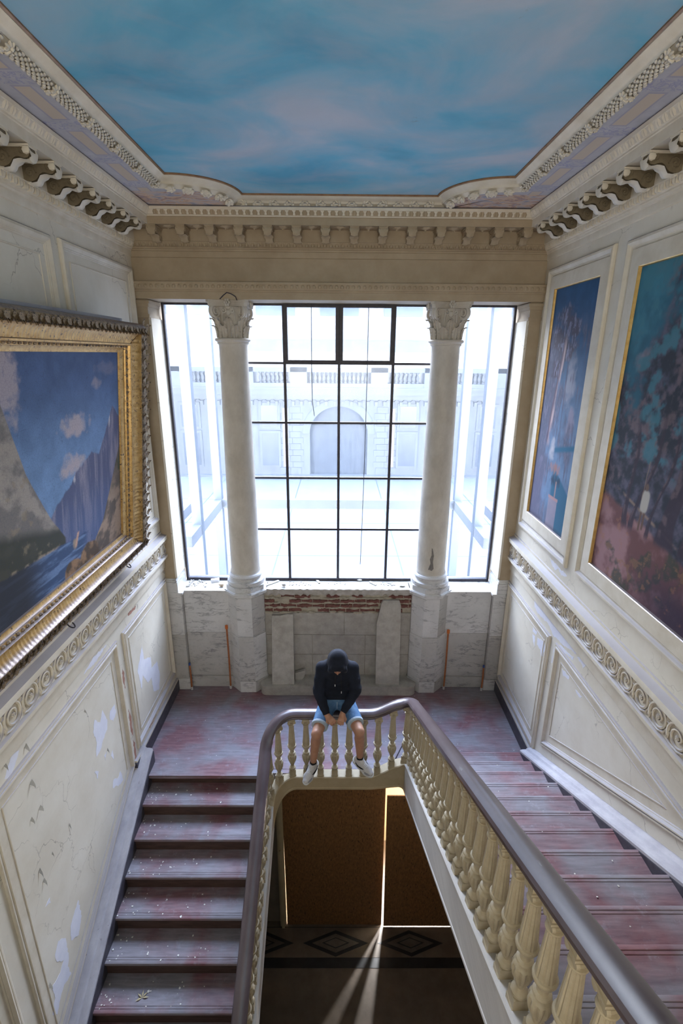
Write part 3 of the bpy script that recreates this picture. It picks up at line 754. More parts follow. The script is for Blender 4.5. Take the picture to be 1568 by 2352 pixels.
def zL(y): return -SL*(4.84-y)                # nosing line of the flight going down (left)
def zR(y): return .20+SR*(4.84-y)             # nosing line of the flight going up (right)
panel(-1, [(6.405, .30), (6.405, 1.88), (4.945, 1.88), (4.945, .27)], PROF_LOW)
panel(-1, [(4.79, zL(4.79)+.20), (4.79, 1.88), (2.66, 1.88), (2.66, zL(2.66)+.20)], PROF_LOW)
panel(-1, [(2.50, zL(2.5)+.20), (2.50, 1.88), (.4, 1.88), (.4, zL(.4)+.20)], PROF_LOW)
panel(1, [(6.43, .26), (6.43, 1.85), (4.97, 1.85), (4.97, .25)], PROF_LOW)
panel(1, [(4.82, .47), (4.82, 1.86), (2.23, 1.86)], PROF_LOW)
panel(-1, [(6.38, 2.74), (6.38, 5.835), (4.81, 5.835), (4.81, 2.74)], PROF_UP)
panel(-1, [(4.66, 2.74), (4.66, 5.825), (1.2, 5.825), (1.2, 2.74)], PROF_UP)
panel(-1, [(6.38-.16, 2.90), (6.22, 5.675), (4.97, 5.675), (4.97, 2.90)], [(0, 0), (.003, .008), (.012, .008), (.016, 0)], 'panel_bead')
panel(-1, [(4.50, 2.90), (4.50, 5.665), (1.36, 5.665), (1.36, 2.90)], [(0, 0), (.003, .008), (.012, .008), (.016, 0)], 'panel_bead')
panel(1, [(6.30, 2.74), (6.30, 5.84), (4.86, 5.84), (4.86, 2.74)], PROF_UP)
panel(1, [(4.65, 2.78), (4.65, 5.82), (1.0, 5.82), (1.0, 2.78)], PROF_UP)
FZ = [(0, 2.56), (.012, 2.555), (.012, 2.53), (.03, 2.52), (.082, 2.505), (.085, 2.495), (.085, 2.452), (.055, 2.448), (.038, 2.445), (.038, 2.232), (.055, 2.228), (.068, 2.222), (.068, 2.19), (.045, 2.175), (.03, 2.15), (.016, 2.14), (.016, 2.02), (.008, 2.01), (0, 2.005)]
def scroll_mesh():
    m = MB()
    def T(s, z, hh=.0): return (s, -hh, z)
    pts, rr = [], []
    for i in range(40):
        t = i/39; a = -.5+t*3.6*PI; r = .088*(1-t)**.8+.020
        pts.append(T(-r*math.cos(a), r*math.sin(a), .006)); rr.append(.013*(1-.45*t))
    m.tube(pts, rr, 5)
    pts = [T(.082*math.cos(a)+.0, .082*math.sin(a)-.0, .004) for a in [PI*.15-PI*1.05*i/12 for i in range(13)]]
    m.tube([T(-.10, -.085, .004), T(-.06, -.10, .006), T(.02, -.10, .006), T(.08, -.07, .006), T(.115, 0, .006), T(.125, .06, .005)], [.006, .009, .011, .010, .008, .006], 5)
    for k in range(5):                      # corner leaves
        a = .25+.30*k
        m.tube([T(.085+.0*k, .03, .004), T(.085+.035*math.cos(a), .03+.045*math.sin(a), .008), T(.085+.05*math.cos(a+.15), .03+.07*math.sin(a+.1), .003)], [.004, .008, .003], 4)
        a = PI+.2+.28*k
        m.tube([T(-.085, -.02, .004), T(-.085+.03*math.cos(a)-.0, -.02+.05*math.sin(a), .008), T(-.085+.045*math.cos(a), -.02+.075*math.sin(a), .003)], [.004, .007, .003], 4)
    for k in range(6): ell(m, T(.013*math.cos(k*PI/3), .013*math.sin(k*PI/3), .010), .008, .008, .008, 5, 3)
    ell(m, T(0, 0, .014), .008, .008, .008, 5, 3)
    return m
scm = scroll_mesh().mesh('scroll', cream_trim, 50)
for sx in (-1, 1):
    w = wall_left if sx < 0 else wall_right
    rows = [[(sx*(WX-d), y, z) for d, z in FZ] for y in (-2.4, 6.535)]
    fz = MB().strip(rows); fz.add([(sx*(WX-d), 6.535, z) for d, z in FZ], [tuple(range(len(FZ)))])
    fz.box(sx*(WX-.038), sx*(WX-.08), 6.475, 6.535, 2.22, 2.46)
    fr = fz.obj('frieze', cream_trim, w, ang=30)
    for k in range(26):
        y = 6.37-.2205*k
        inst('scroll', scm, fr, matrix=frame3((sx*(WX-.038), y, 2.34), (0, -sx, 0) if sx < 0 else (0, -1, 0), (sx, 0, 0), (0, 0, 1)))
    # landing baseboard and sloping skirting along the flights
    MB().box(sx*2.40, sx*WX, 4.80, 6.44, 0, .175).obj('baseboard_left' if sx < 0 else 'baseboard_right', dark_skirt, None, 'dark painted baseboard on the landing, %s side' % ('left' if sx < 0 else 'right'), kind='structure')
    MB().box(sx*2.405, sx*WX, 4.82, 6.44, .175, .20).obj('baseboard_cap', cream_trim, w)
# wide flat surrounds, fillets of the set-in paintings (right wall)

# ---------------------------------------------------------------- pictures: flat painted canvases, colour held on a fine grid
def fbm(X, Y, seed, scale, octv=5, gain=.55):
    rng = np.random.RandomState(seed); out = np.zeros_like(X); amp = 1; tot = 0
    for o in range(octv):
        g = rng.rand(67, 67); s = scale*2**o
        x, y = X*s, Y*s; xi, yi = np.floor(x).astype(int), np.floor(y).astype(int); fx, fy = x-xi, y-yi
        fx, fy = fx*fx*(3-2*fx), fy*fy*(3-2*fy)
        a, b2, c, d = g[xi % 67, yi % 67], g[(xi+1) % 67, yi % 67], g[xi % 67, (yi+1) % 67], g[(xi+1) % 67, (yi+1) % 67]
        out += amp*((a*(1-fx)+b2*fx)*(1-fy)+(c*(1-fx)+d*fx)*fy); tot += amp; amp *= gain
    return out/tot
def sm(a, b, x): t = np.clip((x-a)/(b-a), 0, 1); return t*t*(3-2*t)
def lerp(c, col, m): return c*(1-m[..., None])+np.array(col, float)*m[..., None]
def canvas_mat(name, crack=True):
    m, n, l, b = nodes(name)
    a = n.new('ShaderNodeVertexColor'); a.layer_name = 'paint'
    col = a.outputs['Color']
    if crack:
        v = n.new('ShaderNodeTexVoronoi'); v.feature = 'DISTANCE_TO_EDGE'; v.inputs['Scale'].default_value = 42; l.new(coords(n, l), v.inputs['Vector'])
        col = mix(n, l, ramp(n, l, v.outputs['Distance'], [(.0, .35), (.05, 0.)]).outputs[0], col, (.05, .06, .10))
    l.new(col, b.inputs['Base Color']); b.inputs['Roughness'].default_value = .6; b.inputs['Specular IOR Level'].default_value = .15
    bump(n, l, b, noise(n, l, coords(n, l), 90, 4).outputs['Fac'], .15, .003)
    return m
def canvas(name, o, du, dv, nu, nv, painter, m, parent):
    "grid from corner o spanned by du, dv; painter(U, V) in metres from o returns linear colours"
    du, dv = Vector(du), Vector(dv); U, V = np.meshgrid(np.linspace(0, du.length, nu), np.linspace(0, dv.length, nv))
    a, b2 = du.normalized(), dv.normalized()
    P = np.array(o)[None, None]+U[..., None]*np.array(a)+V[..., None]*np.array(b2)
    idx = np.arange(nu*nv).reshape(nv, nu); F = np.stack([idx[:-1, :-1], idx[:-1, 1:], idx[1:, 1:], idx[1:, :-1]], -1).reshape(-1, 4)
    me = bpy.data.meshes.new(name); me.from_pydata(P.reshape(-1, 3).tolist(), [], F.tolist()); me.materials.append(m)
    c = painter(U, V); c = np.clip(c, 0, 1); rgba = np.concatenate([c, np.ones(c.shape[:2]+(1,))], -1).reshape(-1, 4).astype(np.float32)
    at = me.color_attributes.new('paint', 'FLOAT_COLOR', 'POINT'); at.data.foreach_set('color', rgba.ravel())
    ob = bpy.data.objects.new(name, me); COL.objects.link(ob); ob.parent = parent
    return ob
def grey(c): return c
def fjord(U, V):
    "s from the right edge, t from the lower edge"
    s, t = U, V; N1 = fbm(s+3, t+5, 1, 1.6); N2 = fbm(s*3+1, t*3, 2, 4); N3 = fbm(s+9, t+2, 5, 9)
    c = np.zeros(s.shape+(3,)); c[:] = (.085, .135, .28)
    c = lerp(c, (.20, .33, .56), sm(1.9, .8, t)*.85)
    c *= (.75+.5*N3)[..., None]
    for cs, ct, rs, rt, am in ((.87, 1.30, .24, .10, .9), (.94, .96, .22, .10, .9), (1.75, 1.72, .16, .34, .8), (2.6, 1.6, .4, .3, .6), (.45, 1.62, .10, .06, .5), (.2, 1.75, .3, .06, .2)):
        d = ((s-cs)/rs)**2+((t-ct)/rt)**2
        c = lerp(c, (.50, .42, .44), np.clip(1.2-d+1.4*(N2-.5)*2, 0, 1)*am)
    # far blue ridge and right-hand cliffs
    r1 = np.interp(s, [0, .15, .46, .6, .84, 1.22, 1.5, 2], [1.28, 1.37, .98, 1.02, .90, .70, .45, .3])+.10*(fbm(s*2, s*0, 7, 3)-.5)
    m = sm(-.012, .012, r1-t)
    cl = fbm(s*7, t*.8, 11, 3); base = np.zeros_like(c); base[:] = (.105, .115, .21); base = lerp(base, (.27, .25, .33), sm(.4, .75, cl)); base = lerp(base, (.60, .56, .60), sm(.62, .75, fbm(s*9, t*2, 3, 3))*sm(.16, .0, r1-t))
    base = lerp(base, (.10, .17, .36), sm(.9, .2, t)*.55)
    c = c*(1-m[..., None])+base*m[..., None]
    # near right slope
    r2 = np.interp(s, [0, .1, .25, .42, .6, 1.0, 1.3], [1.0, .85, .60, .32, .18, .02, -.2])+.10*(N1-.5)
    m = sm(-.01, .01, r2-t)
    b2 = np.zeros_like(c); b2[:] = (.15, .12, .10); b2 = lerp(b2, (.42, .30, .22), sm(.4, .65, fbm(s*4+t*2, t*4, 13, 2))*sm(.85, .4, t)); b2 = lerp(b2, (.09, .10, .06), sm(.5, .75, N2)*sm(.45, .75, t))
    c = c*(1-m[..., None])+b2*m[..., None]
    # left mountain
    r3 = np.interp(s, [1.12, 1.32, 1.6, 1.81, 2.1, 2.6, 3.2], [.38, .62, 1.05, 1.56, 1.64, 1.5, 1.7])+.05*(N1-.5)
    m = sm(-.012, .012, r3-t)*sm(1.10, 1.14, s)
    b3 = np.zeros_like(c); b3[:] = (.22, .20, .19); b3 = lerp(b3, (.40, .35, .31), sm(.42, .68, fbm(s*3-t*2, t*3+s, 17, 2))); b3 = lerp(b3, (.055, .06, .045), sm(.05, -.06, t-(.62+.28*(s-1.6)+.1*(N1-.5)))*.92); b3 = lerp(b3, (.34, .27, .18), sm(.62, .75, N2)*.5)
    c = c*(1-m[..., None])+b3*m[..., None]
    # water with shore line
    sh = .33+.06*(s-1.2)+.02*(N2-.5)*2
    m = sm(-.006, .006, sh-t)*sm(.68, .80, s+.55*(t-.3)+.06*(N1-.5))
    wv = fbm(s*1.5, t*12, 23, 3); b4 = np.zeros_like(c); b4[:] = (.065, .11, .22); b4 = lerp(b4, (.17, .26, .46), sm(.45, .7, wv)); b4 = lerp(b4, (.045, .045, .05), sm(1.3, 1.75, s)*.9)
    b4 = lerp(b4, (.42, .33, .24), np.clip(1-((s-.97)/.05)**2-((t-.27)/.07)**2, 0, 1))
    c = c*(1-m[..., None])+b4*m[..., None]
    c = lerp(c, (.42, .33, .24), sm(.02, .0, np.abs(t-sh))*sm(1.2, 1.3, s)*sm(.4, .6, N2)*.8)
    for cs, ct, rr in ((1.02, .02, .17), (.72, .05, .2)):
        d = np.hypot((s-cs), (t-ct)*1.4); m = sm(rr, rr-.03, d+.05*(N2-.5)); b5 = lerp(np.zeros_like(c)+np.array((.12, .085, .06)), (.36, .22, .13), sm(.4, .7, N2)); c = c*(1-m[..., None])+b5*m[..., None]
    # small sailing boat
    d = np.abs((s-.93)*1.0+(t-.30)*.45); c = lerp(c, (.60, .38, .30), sm(.028, .01, d)*sm(.075, .05, np.abs(t-.29)))
    return c
def cypress(U, V):
    "tall panel: u from the window side, v from the bottom"
    u, v = U, V; N1 = fbm(u+1, v+2, 31, 3); N2 = fbm(u+4, v+1, 32, 9); N3 = fbm(u*3+4, v+1, 33, 14); ST = fbm(u*14, v*2.2, 36, 2.2)
    c = np.zeros(u.shape+(3,)); c[:] = (.035, .095, .20); c = lerp(c, (.15, .23, .36), sm(2.4, 1.1, v)); c *= (.75+.5*N2)[..., None]
    c = lerp(c, (.36, .36, .43), np.clip(1.2-((u-.66)/.13)**2-((v-1.62)/.34)**2+2*(N2-.5), 0, 1)*.7)
    c = lerp(c, (.34, .27, .33), np.clip(1.2-((u-.78)/.10)**2-((v-1.22)/.16)**2+2*(N2-.5), 0, 1)*.6)
    # soft mass of trees on the left
    m = sm(.40, .60, N1*.6+ST*.4+.30*sm(.46, .05, u))*sm(2.35, 2.0, v); c = lerp(c, (.115, .12, .175), m*.9); c = lerp(c, (.20, .195, .27), m*sm(.5, .72, N3)*.8)
    tr = .33+.085*(v-1.2)+.02*np.sin(v*4)
    for cu, cv, ru, rv in ((.36, 2.30, .22, .12), (.56, 2.18, .16, .12), (.28, 2.08, .22, .14), (.46, 1.95, .24, .12), (.30, 1.78, .20, .12)):
        d = 1.25-((u-cu)/ru)**2-((v-cv)/rv)**2+2.6*(N2-.5)+1.2*(N3-.5)
        c = lerp(c, (.085, .075, .10), np.clip(d, 0, 1)*.9); c = lerp(c, (.26, .27, .40), np.clip(d, 0, 1)*sm(.54, .66, N3)*.75)
    w = .05*(1-.35*(v-.9)/1.3)
    c = lerp(c, (.47, .36, .37), sm(w, w*.6, np.abs(u-tr))*sm(.85, 1.0, v)*sm(2.15, 1.95, v)*sm(.25, .55, ST)); c = lerp(c, (.13, .10, .14), sm(w*.7, w*.2, np.abs(u-tr+w*.75))*sm(.85, 1.0, v)*sm(2.15, 1.9, v)*.9)
    for u0, k2 in ((.50, .16), (.56, -.05), (.20, .02)): c = lerp(c, (.10, .09, .14), sm(.010, .003, np.abs(u-u0-k2*(v-1.4)-.01*np.sin(v*9)))*sm(1.0, 1.2, v)*sm(2.1, 1.9, v)*.8)
    m = sm(.02, -.02, v-(.70-.55*(u-.55)))*sm(.5, .58, u); c = lerp(c, (.045, .14, .23), m); c = lerp(c, (.045, .15, .25), sm(.05, .01, np.abs(v-.90-.2*(u-.6)))*sm(.46, .54, u))
    c = lerp(c, (.50, .48, .52), np.clip(1-((u-.44)/.08)**2-((v-.86)/.15)**2+1.8*(N2-.5), 0, 1)*.85)
    c = lerp(c, (.36, .20, .18), np.clip(1-((u-.58)/.15)**2-((v-.68)/.08)**2+2.4*(N3-.5), 0, 1)*.9)
    c = lerp(c, (.045, .065, .10), np.clip(1-((u-.62)/.15)**2-((v-.55)/.08)**2+2.4*(N3-.5), 0, 1)*.9)
    m = sm(.12, .11, np.abs(u-.63))*sm(.34, .335, v); c = lerp(c, (.31, .27, .34), m*.9*(.7+.5*N2)); c = lerp(c, (.42, .26, .27), sm(.13, .12, np.abs(u-.63))*sm(.02, .014, np.abs(v-.35))); c = lerp(c, (.38, .26, .26), sm(.02, .012, np.abs(u-.66))*sm(.36, .38, v)*sm(.56, .54, v)*.8)
    c = lerp(c, (.13, .13, .20), sm(.42, .15, u)*sm(.85, .5, v)*(.55+.5*N2)); c = lerp(c, (.06, .05, .07), sm(.06, .0, v)*.5)
    return c
def grove(U, V):
    u, v = U, V; N1 = fbm(u+7, v+3, 41, 1.8); N2 = fbm(u+2, v+8, 42, 7); N3 = fbm(u*1.2+5, v+1, 43, 3.2); N4 = fbm(u+3, v+3, 44, 15)
    c = np.zeros(u.shape+(3,)); c[:] = (.035, .135, .20); c = lerp(c, (.06, .22, .30), sm(.35, .7, N3)); c *= (.75+.5*N2)[..., None]
    for cu, cv, ru, rv in ((1.05, 2.05, .36, .22), (.95, 2.45, .32, .16), (.30, 1.86, .18, .12), (1.6, 2.3, .4, .3)):
        c = lerp(c, (.33, .27, .32), np.clip(1.2-((u-cu)/ru)**2-((v-cv)/rv)**2+2.6*(N3-.5)+1.2*(N2-.5), 0, 1)*.8)
    f = sm(.36, .56, N3*.5+N2*.3+N4*.2+.24*sm(2.1, 1.2, v)+.10*sm(.1, .7, u)-.12*sm(1.9, 2.3, v)-.10*sm(.5, .2, u)*sm(1.0, 1.6, v))
    fol = lerp(np.zeros_like(c)+np.array((.035, .04, .055)), (.12, .115, .165), sm(.36, .72, N4*.6+N2*.4)); fol = lerp(fol, (.19, .135, .14), sm(.50, .70, N1)*sm(.40, .65, N4)*.6)
    c = c*(1-f[..., None])+fol*f[..., None]
    c = lerp(c, (.06, .20, .26), sm(.66, .82, N2+.3*N3)*sm(.9, 1.2, v)*.8)
    g = sm(.02, -.03, v-(.74-.22*u+.03*(N2-.5)*2)); gr = lerp(np.zeros_like(c)+np.array((.15, .07, .07)), (.30, .17, .18), sm(.42, .62, N1*.5+N2*.5)); gr = lerp(gr, (.05, .065, .05), sm(.55, .66, N3*.7+N4*.3)*.85); gr = lerp(gr, (.045, .035, .06), sm(.5, .1, v)*sm(.4, 1.2, u)*.9); gr = lerp(gr, (.33, .16, .09), sm(.60, .70, N4)*.4)
    c = c*(1-g[..., None])+gr*g[..., None]
    c = lerp(c, (.30, .21, .16), sm(.022, .0, np.abs(v-(.86-.27*u)))*sm(.35, .6, N2)*.8)
    for u0, w, lean in ((.95, .085, .06), (.42, .03, -.06), (.50, .026, .22), (1.55, .08, -.12), (.72, .02, .18), (1.15, .035, .25)):
        x = u0+lean*(v-.5)+.03*np.sin(v*7)+.03*(N2-.5); c = lerp(c, (.05, .038, .055), sm(w, w*.7, np.abs(u-x)-.1*sm(.75, .45, v)*w*6)*sm(.48, .55, v)*sm(1.6, 1.2, v)*.92); c = lerp(c, (.15, .11, .12), sm(w*.5, w*.2, np.abs(u-x+w*.5))*sm(.55, .65, v)*sm(1.5, 1.2, v)*sm(.4, .6, N4)*.7)
    c = lerp(c, (.44, .41, .37), np.clip(1.8-(np.abs(u-.62-.04*(v-.78))/.045)**3-((v-.79)/.085)**4, 0, 1)); c = lerp(c, (.14, .09, .07), sm(.016, .010, np.abs(u-.600))*sm(.53, .55, v)*sm(.71, .69, v)); c = lerp(c, (.14, .09, .07), sm(.014, .009, np.abs(u-.640))*sm(.55, .57, v)*sm(.71, .69, v)); c = lerp(c, (.15, .10, .08), np.clip(1.6-((u-.615)/.022)**2-((v-.905)/.028)**2, 0, 1)); c = lerp(c, (.28, .20, .15), sm(.006, .003, np.abs(u-.575-.05*(v-.8)))*sm(.78, .80, v)*sm(1.12, 1.1, v)*.7)
    return c
def set_in(name, label, y0, y1, z0, z1, painter, nu, nv):
    "painting set in the right wall inside a wide cream surround"
    e = empty(name, (0, 0, 0), label, 'painting')
    canvas('canvas', (WX-.006, y1, z0), (0, y0-y1, 0), (0, 0, z1-z0), nu, nv, painter, canvas_mat(name+'_paint', False), e)
    P = [(y0, z0), (y1, z0), (y1, z1), (y0, z1)]
    for nm, prof, m in (('gilt_fillet', [(0, .004), (-.004, .026), (-.010, .032)], gilt_line), ('surround', [(-.010, .032), (-.012, .032), (-.06, .030), (-.15, .024), (-.15, .002)], cream_trim)):
        rows = [[(WX-hh, y, z) for y, z in offset_closed(ccw(P), o)] for o, hh in prof]
        MB().strip(rows, close_u=True).obj(nm, m, e, ang=30)
    return e
set_in('narrow_painting', 'narrow tall painting of a pale tree trunk beside the window', 5.04, 6.05, 3.005, 5.60, cypress, 150, 390)
set_in('wide_painting', 'wide painting of a dark grove with a small white figure on the right wall', 1.25, 4.40, 3.007, 5.583, grove, 380, 310)

# the big gilt-framed picture leaning out from the left wall
T = Vector((.1048, 0, .9945)); Nn = Vector((.9945, 0, -.1048)); S = Vector((0, -1, 0)); O = Vector((-2.397, 5.500, 2.734))
pic = empty('framed_painting', (0, 0, 0), 'huge mountain lake painting in a carved gilt frame tilting from the left wall', 'painting')
FW, FH = 3.8, 2.467
def fp(s, t, hh): return tuple(O+S*s+T*t+Nn*hh)
ks, kt = 1.34, .955
def frame_rows(prof, s0=0, t0=0):
    rows = []
    for w, hh in prof:
        a, b2 = w*ks, w*kt
        rows.append([fp(a, b2, hh), fp(FW-a, b2, hh), fp(FW-a, FH-b2, hh), fp(a, FH-b2, hh)])
    return rows
MB().strip(frame_rows([(.0, .02), (0, .09), (.012, .128), (.03, .15), (.05, .158), (.07, .155), (.09, .146), (.10, .146), (.103, .138)]), close_u=True).obj('outer_roll', gilt_dark, pic, ang=50)
MB().strip(frame_rows([(.205, .088), (.21, .10), (.225, .10), (.23, .09), (.232, .07), (.255, .062), (.258, .05)]), close_u=True).obj('inner_moulding', gilt, pic, ang=30)
MB().strip(frame_rows([(.255, .05), (.262, .044), (.29, .03), (.302, .03), (.304, .008)]), close_u=True).obj('flat_liner', gilt, pic, ang=30)
# ribbed cove, modelled rib by rib along each side
cw = [(.102, .142), (.112, .130), (.128, .116), (.15, .104), (.175, .096), (.195, .092), (.206, .092)]
def cove(p0, p1, axis):
    rows = []; L = FW if axis == 's' else FH; n = int(L/.0105)
    for i in range(n+1):
        q = L*i/n; rib = .007*abs(math.sin(PI*q/.042))
        row = []
        for w, hh in cw:
            lo, hi = (w*ks, FW-w*ks) if axis == 's' else (w*kt, FH-w*kt)
            qq = min(max(q, lo), hi); hh2 = hh-rib*(1 if hh < .14 else .3)
            if axis == 's': row.append(fp(qq, w*kt if p0 == 0 else FH-w*kt, hh2))
            else: row.append(fp(w*ks if p0 == 0 else FW-w*ks, qq, hh2))
        rows.append(row)
    MB().strip(rows).obj('ribbed_cove', gilt, pic, ang=60)
cove(0, 0, 's'); cove(1, 0, 's'); cove(0, 0, 't')
fl = acanthus(.085, .036, .016, 3, .3, nv=8, nu=6).mesh('leaf', gilt_dark, 60)
def roll_leaf(s, t, ds, dt, k):
    d = (S*ds+T*dt).normalized(); sd = (S*dt-T*ds)*(1 if k % 2 else -1)
    z = (d*.75+sd*.65).normalized(); y = (-Nn+z*Nn.dot(z)).normalized(); x = y.cross(z)
    inst('leaf', fl, pic, matrix=frame3(fp(s, t, .150+.008*(k % 3)), x, y, z))
k = 0
for i in range(78):
    s = .02+i*.048
    for t in (.052, FH-.052): roll_leaf(s+.02*(k % 2), t, 1, 0, k); k += 1
for i in range(52):
    roll_leaf(.072+.02*(i % 2), .04+i*.0475, 0, 1, i)
be = MB()
for i in range(60): 
    for t in (.238*kt, FH-.238*kt): ell(be, fp(.335+i*.057, t, .064), .020, .022, .014, 6, 4)
for i in range(36): ell(be, fp(.24*ks, .25+i*.057, .064), .012, .020, .022, 6, 4)
be.obj('bead_leaves', gilt_dark, pic, kind='stuff')
canvas('canvas', fp(.30*ks, .30*kt, .012), S*(FW-.60*ks), T*(FH-.60*kt), 480, 250, fjord, canvas_mat('lake_painting'), pic)
MB().add([fp(.02, .02, .0), fp(FW-.02, .02, 0), fp(FW-.02, FH-.02, 0), fp(.02, FH-.02, 0), fp(.02, .02, .03), fp(FW-.02, .02, .03), fp(FW-.02, FH-.02, .03), fp(.02, FH-.02, .03)], [(0, 1, 2, 3), (0, 1, 5, 4), (1, 2, 6, 5), (2, 3, 7, 6), (3, 0, 4, 7)]).obj('backing', gilt_dark, pic, ang=0)
MB().box(-2.37, -2.20, 1.9, 5.40, 5.20, 5.225).obj('dust_board', grey_mould, pic)
for (y, z) in ((4.96, 2.70), (3.756, 2.68)):
    MB().tube([(-2.27+.03*math.sin(a), y+.028*math.cos(a), z+.01-.03*math.sin(a)) for a in [2*PI*i/12*.85 for i in range(13)]], .006, 5).obj('ring', iron, pic)

# ---------------------------------------------------------------- landing, flights of stairs
floor = MB().box(-2.44, 2.44, 4.908, 6.62, -.20, 0).box(-2.28, -.868, 4.80, 4.908, -.045, 0).box(-.868, .93, 4.846, 4.908, -.19, -.004).obj('floor', stairwood, kind='structure', label='worn red wooden floor of the half landing')
def tread(parent, x0, x1, y_nose, y_in, z, up):
    "one plank with a rounded, grooved nosing at y_nose"
    d = 1 if y_in > y_nose else -1
    p = [(0, -.012), (.004, -.004), (.012, 0), (.030, 0), (.032, -.003), (.036, -.003), (.038, 0), (.052, 0), (.054, -.003), (.058, -.003), (.060, 0), (abs(y_in-y_nose), 0), (abs(y_in-y_nose), -.034), (.03, -.034), (.03, -.046), (.014, -.046), (.006, -.036), (0, -.026)]
    return MB().prism([(y_nose+d*q, z+h) for q, h in p], 'x', x0, x1).obj('tread', stairwood, parent, ang=30)
XL0, XL1 = -2.285, -.855
ls = empty('staircase', (0, 0, 0), 'flight of worn red steps going down on the left', 'staircase')
for i in range(1, 19):
    z, y = -.172*i, 4.84-.30*i
    tread(ls, XL0, XL1, y, y+.34, z, False)
    MB().box(XL0, XL1, y+.322, y+.342, z, z+.172-.034).obj('riser', riserwood, ls)
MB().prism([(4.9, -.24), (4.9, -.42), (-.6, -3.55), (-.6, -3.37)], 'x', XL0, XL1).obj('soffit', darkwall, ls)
XR0, XR1 = .925, 2.295
rs = empty('staircase', (0, 0, 0), 'flight of worn red steps climbing towards the viewer on the right', 'staircase')
for j in range(1, 19):
    z, y = .166*j, 5.02-.314*(j-1)
    tread(rs, XR0, XR1, y, y-.34, z, True)
    MB().box(XR0, XR1, y-.05, y-.03, z-.166, z-.034).obj('riser', riserwood, rs)
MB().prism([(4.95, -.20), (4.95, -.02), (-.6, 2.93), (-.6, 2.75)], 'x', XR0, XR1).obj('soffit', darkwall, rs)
# sloping skirtings between flights and walls: board with moulded top edge
def skirting(sx, zf, y0, y1, parent, lo, hi):
    x0 = sx*2.30
    sec = [(x0, lo), (x0, hi-.05), (x0-sx*.012, hi-.045), (x0-sx*.012, hi-.02), (x0, hi-.005), (x0+sx*.03, hi), (x0+sx*.06, hi), (x0+sx*.075, hi+.02), (sx*2.425, hi+.03), (sx*2.4395, hi+.03), (sx*2.4395, lo)]
    rows = [[(x, y, zf(y)+z) for x, z in sec] for y in (y0, y1)]
    return MB().strip(rows, close_u=True, cap=True).obj('skirting', grey_mould, parent, ang=30)
skirting(-1, zL, 5.02, -.6, ls, -.25, .11)
skirting(1, zR, 5.02, -.6, rs, -.25, .10)
for k in range(16):                              # dark string board seen below the right skirting
    pass
MB().prism([(5.02, zR(5.02)-.2), (5.02, zR(5.02)+.05), (-.6, zR(-.6)+.05), (-.6, zR(-.6)-.2)], 'x', 2.285, 2.31).obj('string_board', dark_skirt, rs)
MB().prism([(5.02, zL(5.02)-.2), (5.02, zL(5.02)+.06), (-.6, zL(-.6)+.06), (-.6, zL(-.6)-.2)], 'x', -2.31, -2.28).obj('string_board', dark_skirt, ls)
struct('hall_floor', MB().box(-2.44, 2.44, YF, -.62, 2.9, 3.1), stairwood, 'floor of the upper hall behind the viewer')

# ---------------------------------------------------------------- balustrade round the well: curb, balusters, handrail
def path():
    "list of (x, y, z curb top, z rail centre, curb depth)"
    P = []
    y = -.55
    while y < 4.50: P.append((-.80, y, .02-SL*(4.84-y), .83-SL*(4.84-y), .36)); y += .10
    z0, r0 = .02-SL*.32, .83-SL*.32
    for i in range(0, 13):
        a = PI-PI/2*i/12; t = i/12; e = t*(2-t)
        P.append((-.48+.32*math.cos(a), 4.52+.32*math.sin(a), z0*(1-e), r0*(1-e)+.88*e, .36-.17*e))
    for i in range(1, 9): P.append((-.48+.86*i/8, 4.84, 0, .88, .19))
    for i in range(1, 9):
        t = i/8; e = t*t*(3-2*t)*.75+.25*t*t; P.append((.38+.37*t, 4.84, .17*e, .88+.145*e, .19+.13*e))
    for i in range(1, 8):
        a = PI/2-PI/2*i/7; t = i/7; y = 4.72+.12*math.sin(a)
        P.append((.75+.12*math.cos(a), y, .17+.093*t, 1.025+.088*t, .32+.09*t))
    y = 4.62
    while y > -.6: P.append((.87, y, .20+SR*(4.84-y), 1.05+SR*(4.84-y), .41)); y -= .10
    return P
PA = path()
def along(P):
    "arc length in plan and unit normals (pointing left of travel)"
    s = [0]; nr = []
    for a, b2 in zip(P, P[1:]): s.append(s[-1]+math.hypot(b2[0]-a[0], b2[1]-a[1]))
    for i in range(len(P)):
        a, b2 = P[max(i-1, 0)], P[min(i+1, len(P)-1)]; d = Vector((b2[0]-a[0], b2[1]-a[1])).normalized(); nr.append((-d.y, d.x))
    return s, nr
PS, PN = along(PA)
def at_s(q):
    i = max(0, min(len(PS)-2, int(np.searchsorted(PS, q))-1)); t = (q-PS[i])/(PS[i+1]-PS[i])
    return [PA[i][k]+(PA[i+1][k]-PA[i][k])*t for k in range(5)] + [math.atan2(PA[i+1][1]-PA[i][1], PA[i+1][0]-PA[i][0])]
bal = empty('balustrade', (0, 0, 0), 'mahogany topped balustrade of turned beige balusters around the stairwell', 'balustrade')
rp = [(-.030, -.062), (-.036, -.050), (-.046, -.044), (-.048, -.034), (-.042, -.028), (-.050, -.022), (-.064, -.008), (-.067, .010), (-.058, .030), (-.036, .046), (0, .052), (.036, .046), (.058, .030), (.067, .010), (.064, -.008), (.050, -.022), (.042, -.028), (.048, -.034), (.046, -.044), (.036, -.050), (.030, -.062)]
MB().strip([[(p[0]+n[0]*u, p[1]+n[1]*u, p[3]+w) for u, w in rp] for p, n in zip(PA, PN)], close_u=True, cap=True).obj('handrail', railm, bal, ang=28)
iL = next(i for i, p in enumerate(PA) if p[1] > 4.5 and p[0] < 0); iR = next(i for i, p in enumerate(PA) if p[0] >= .86)
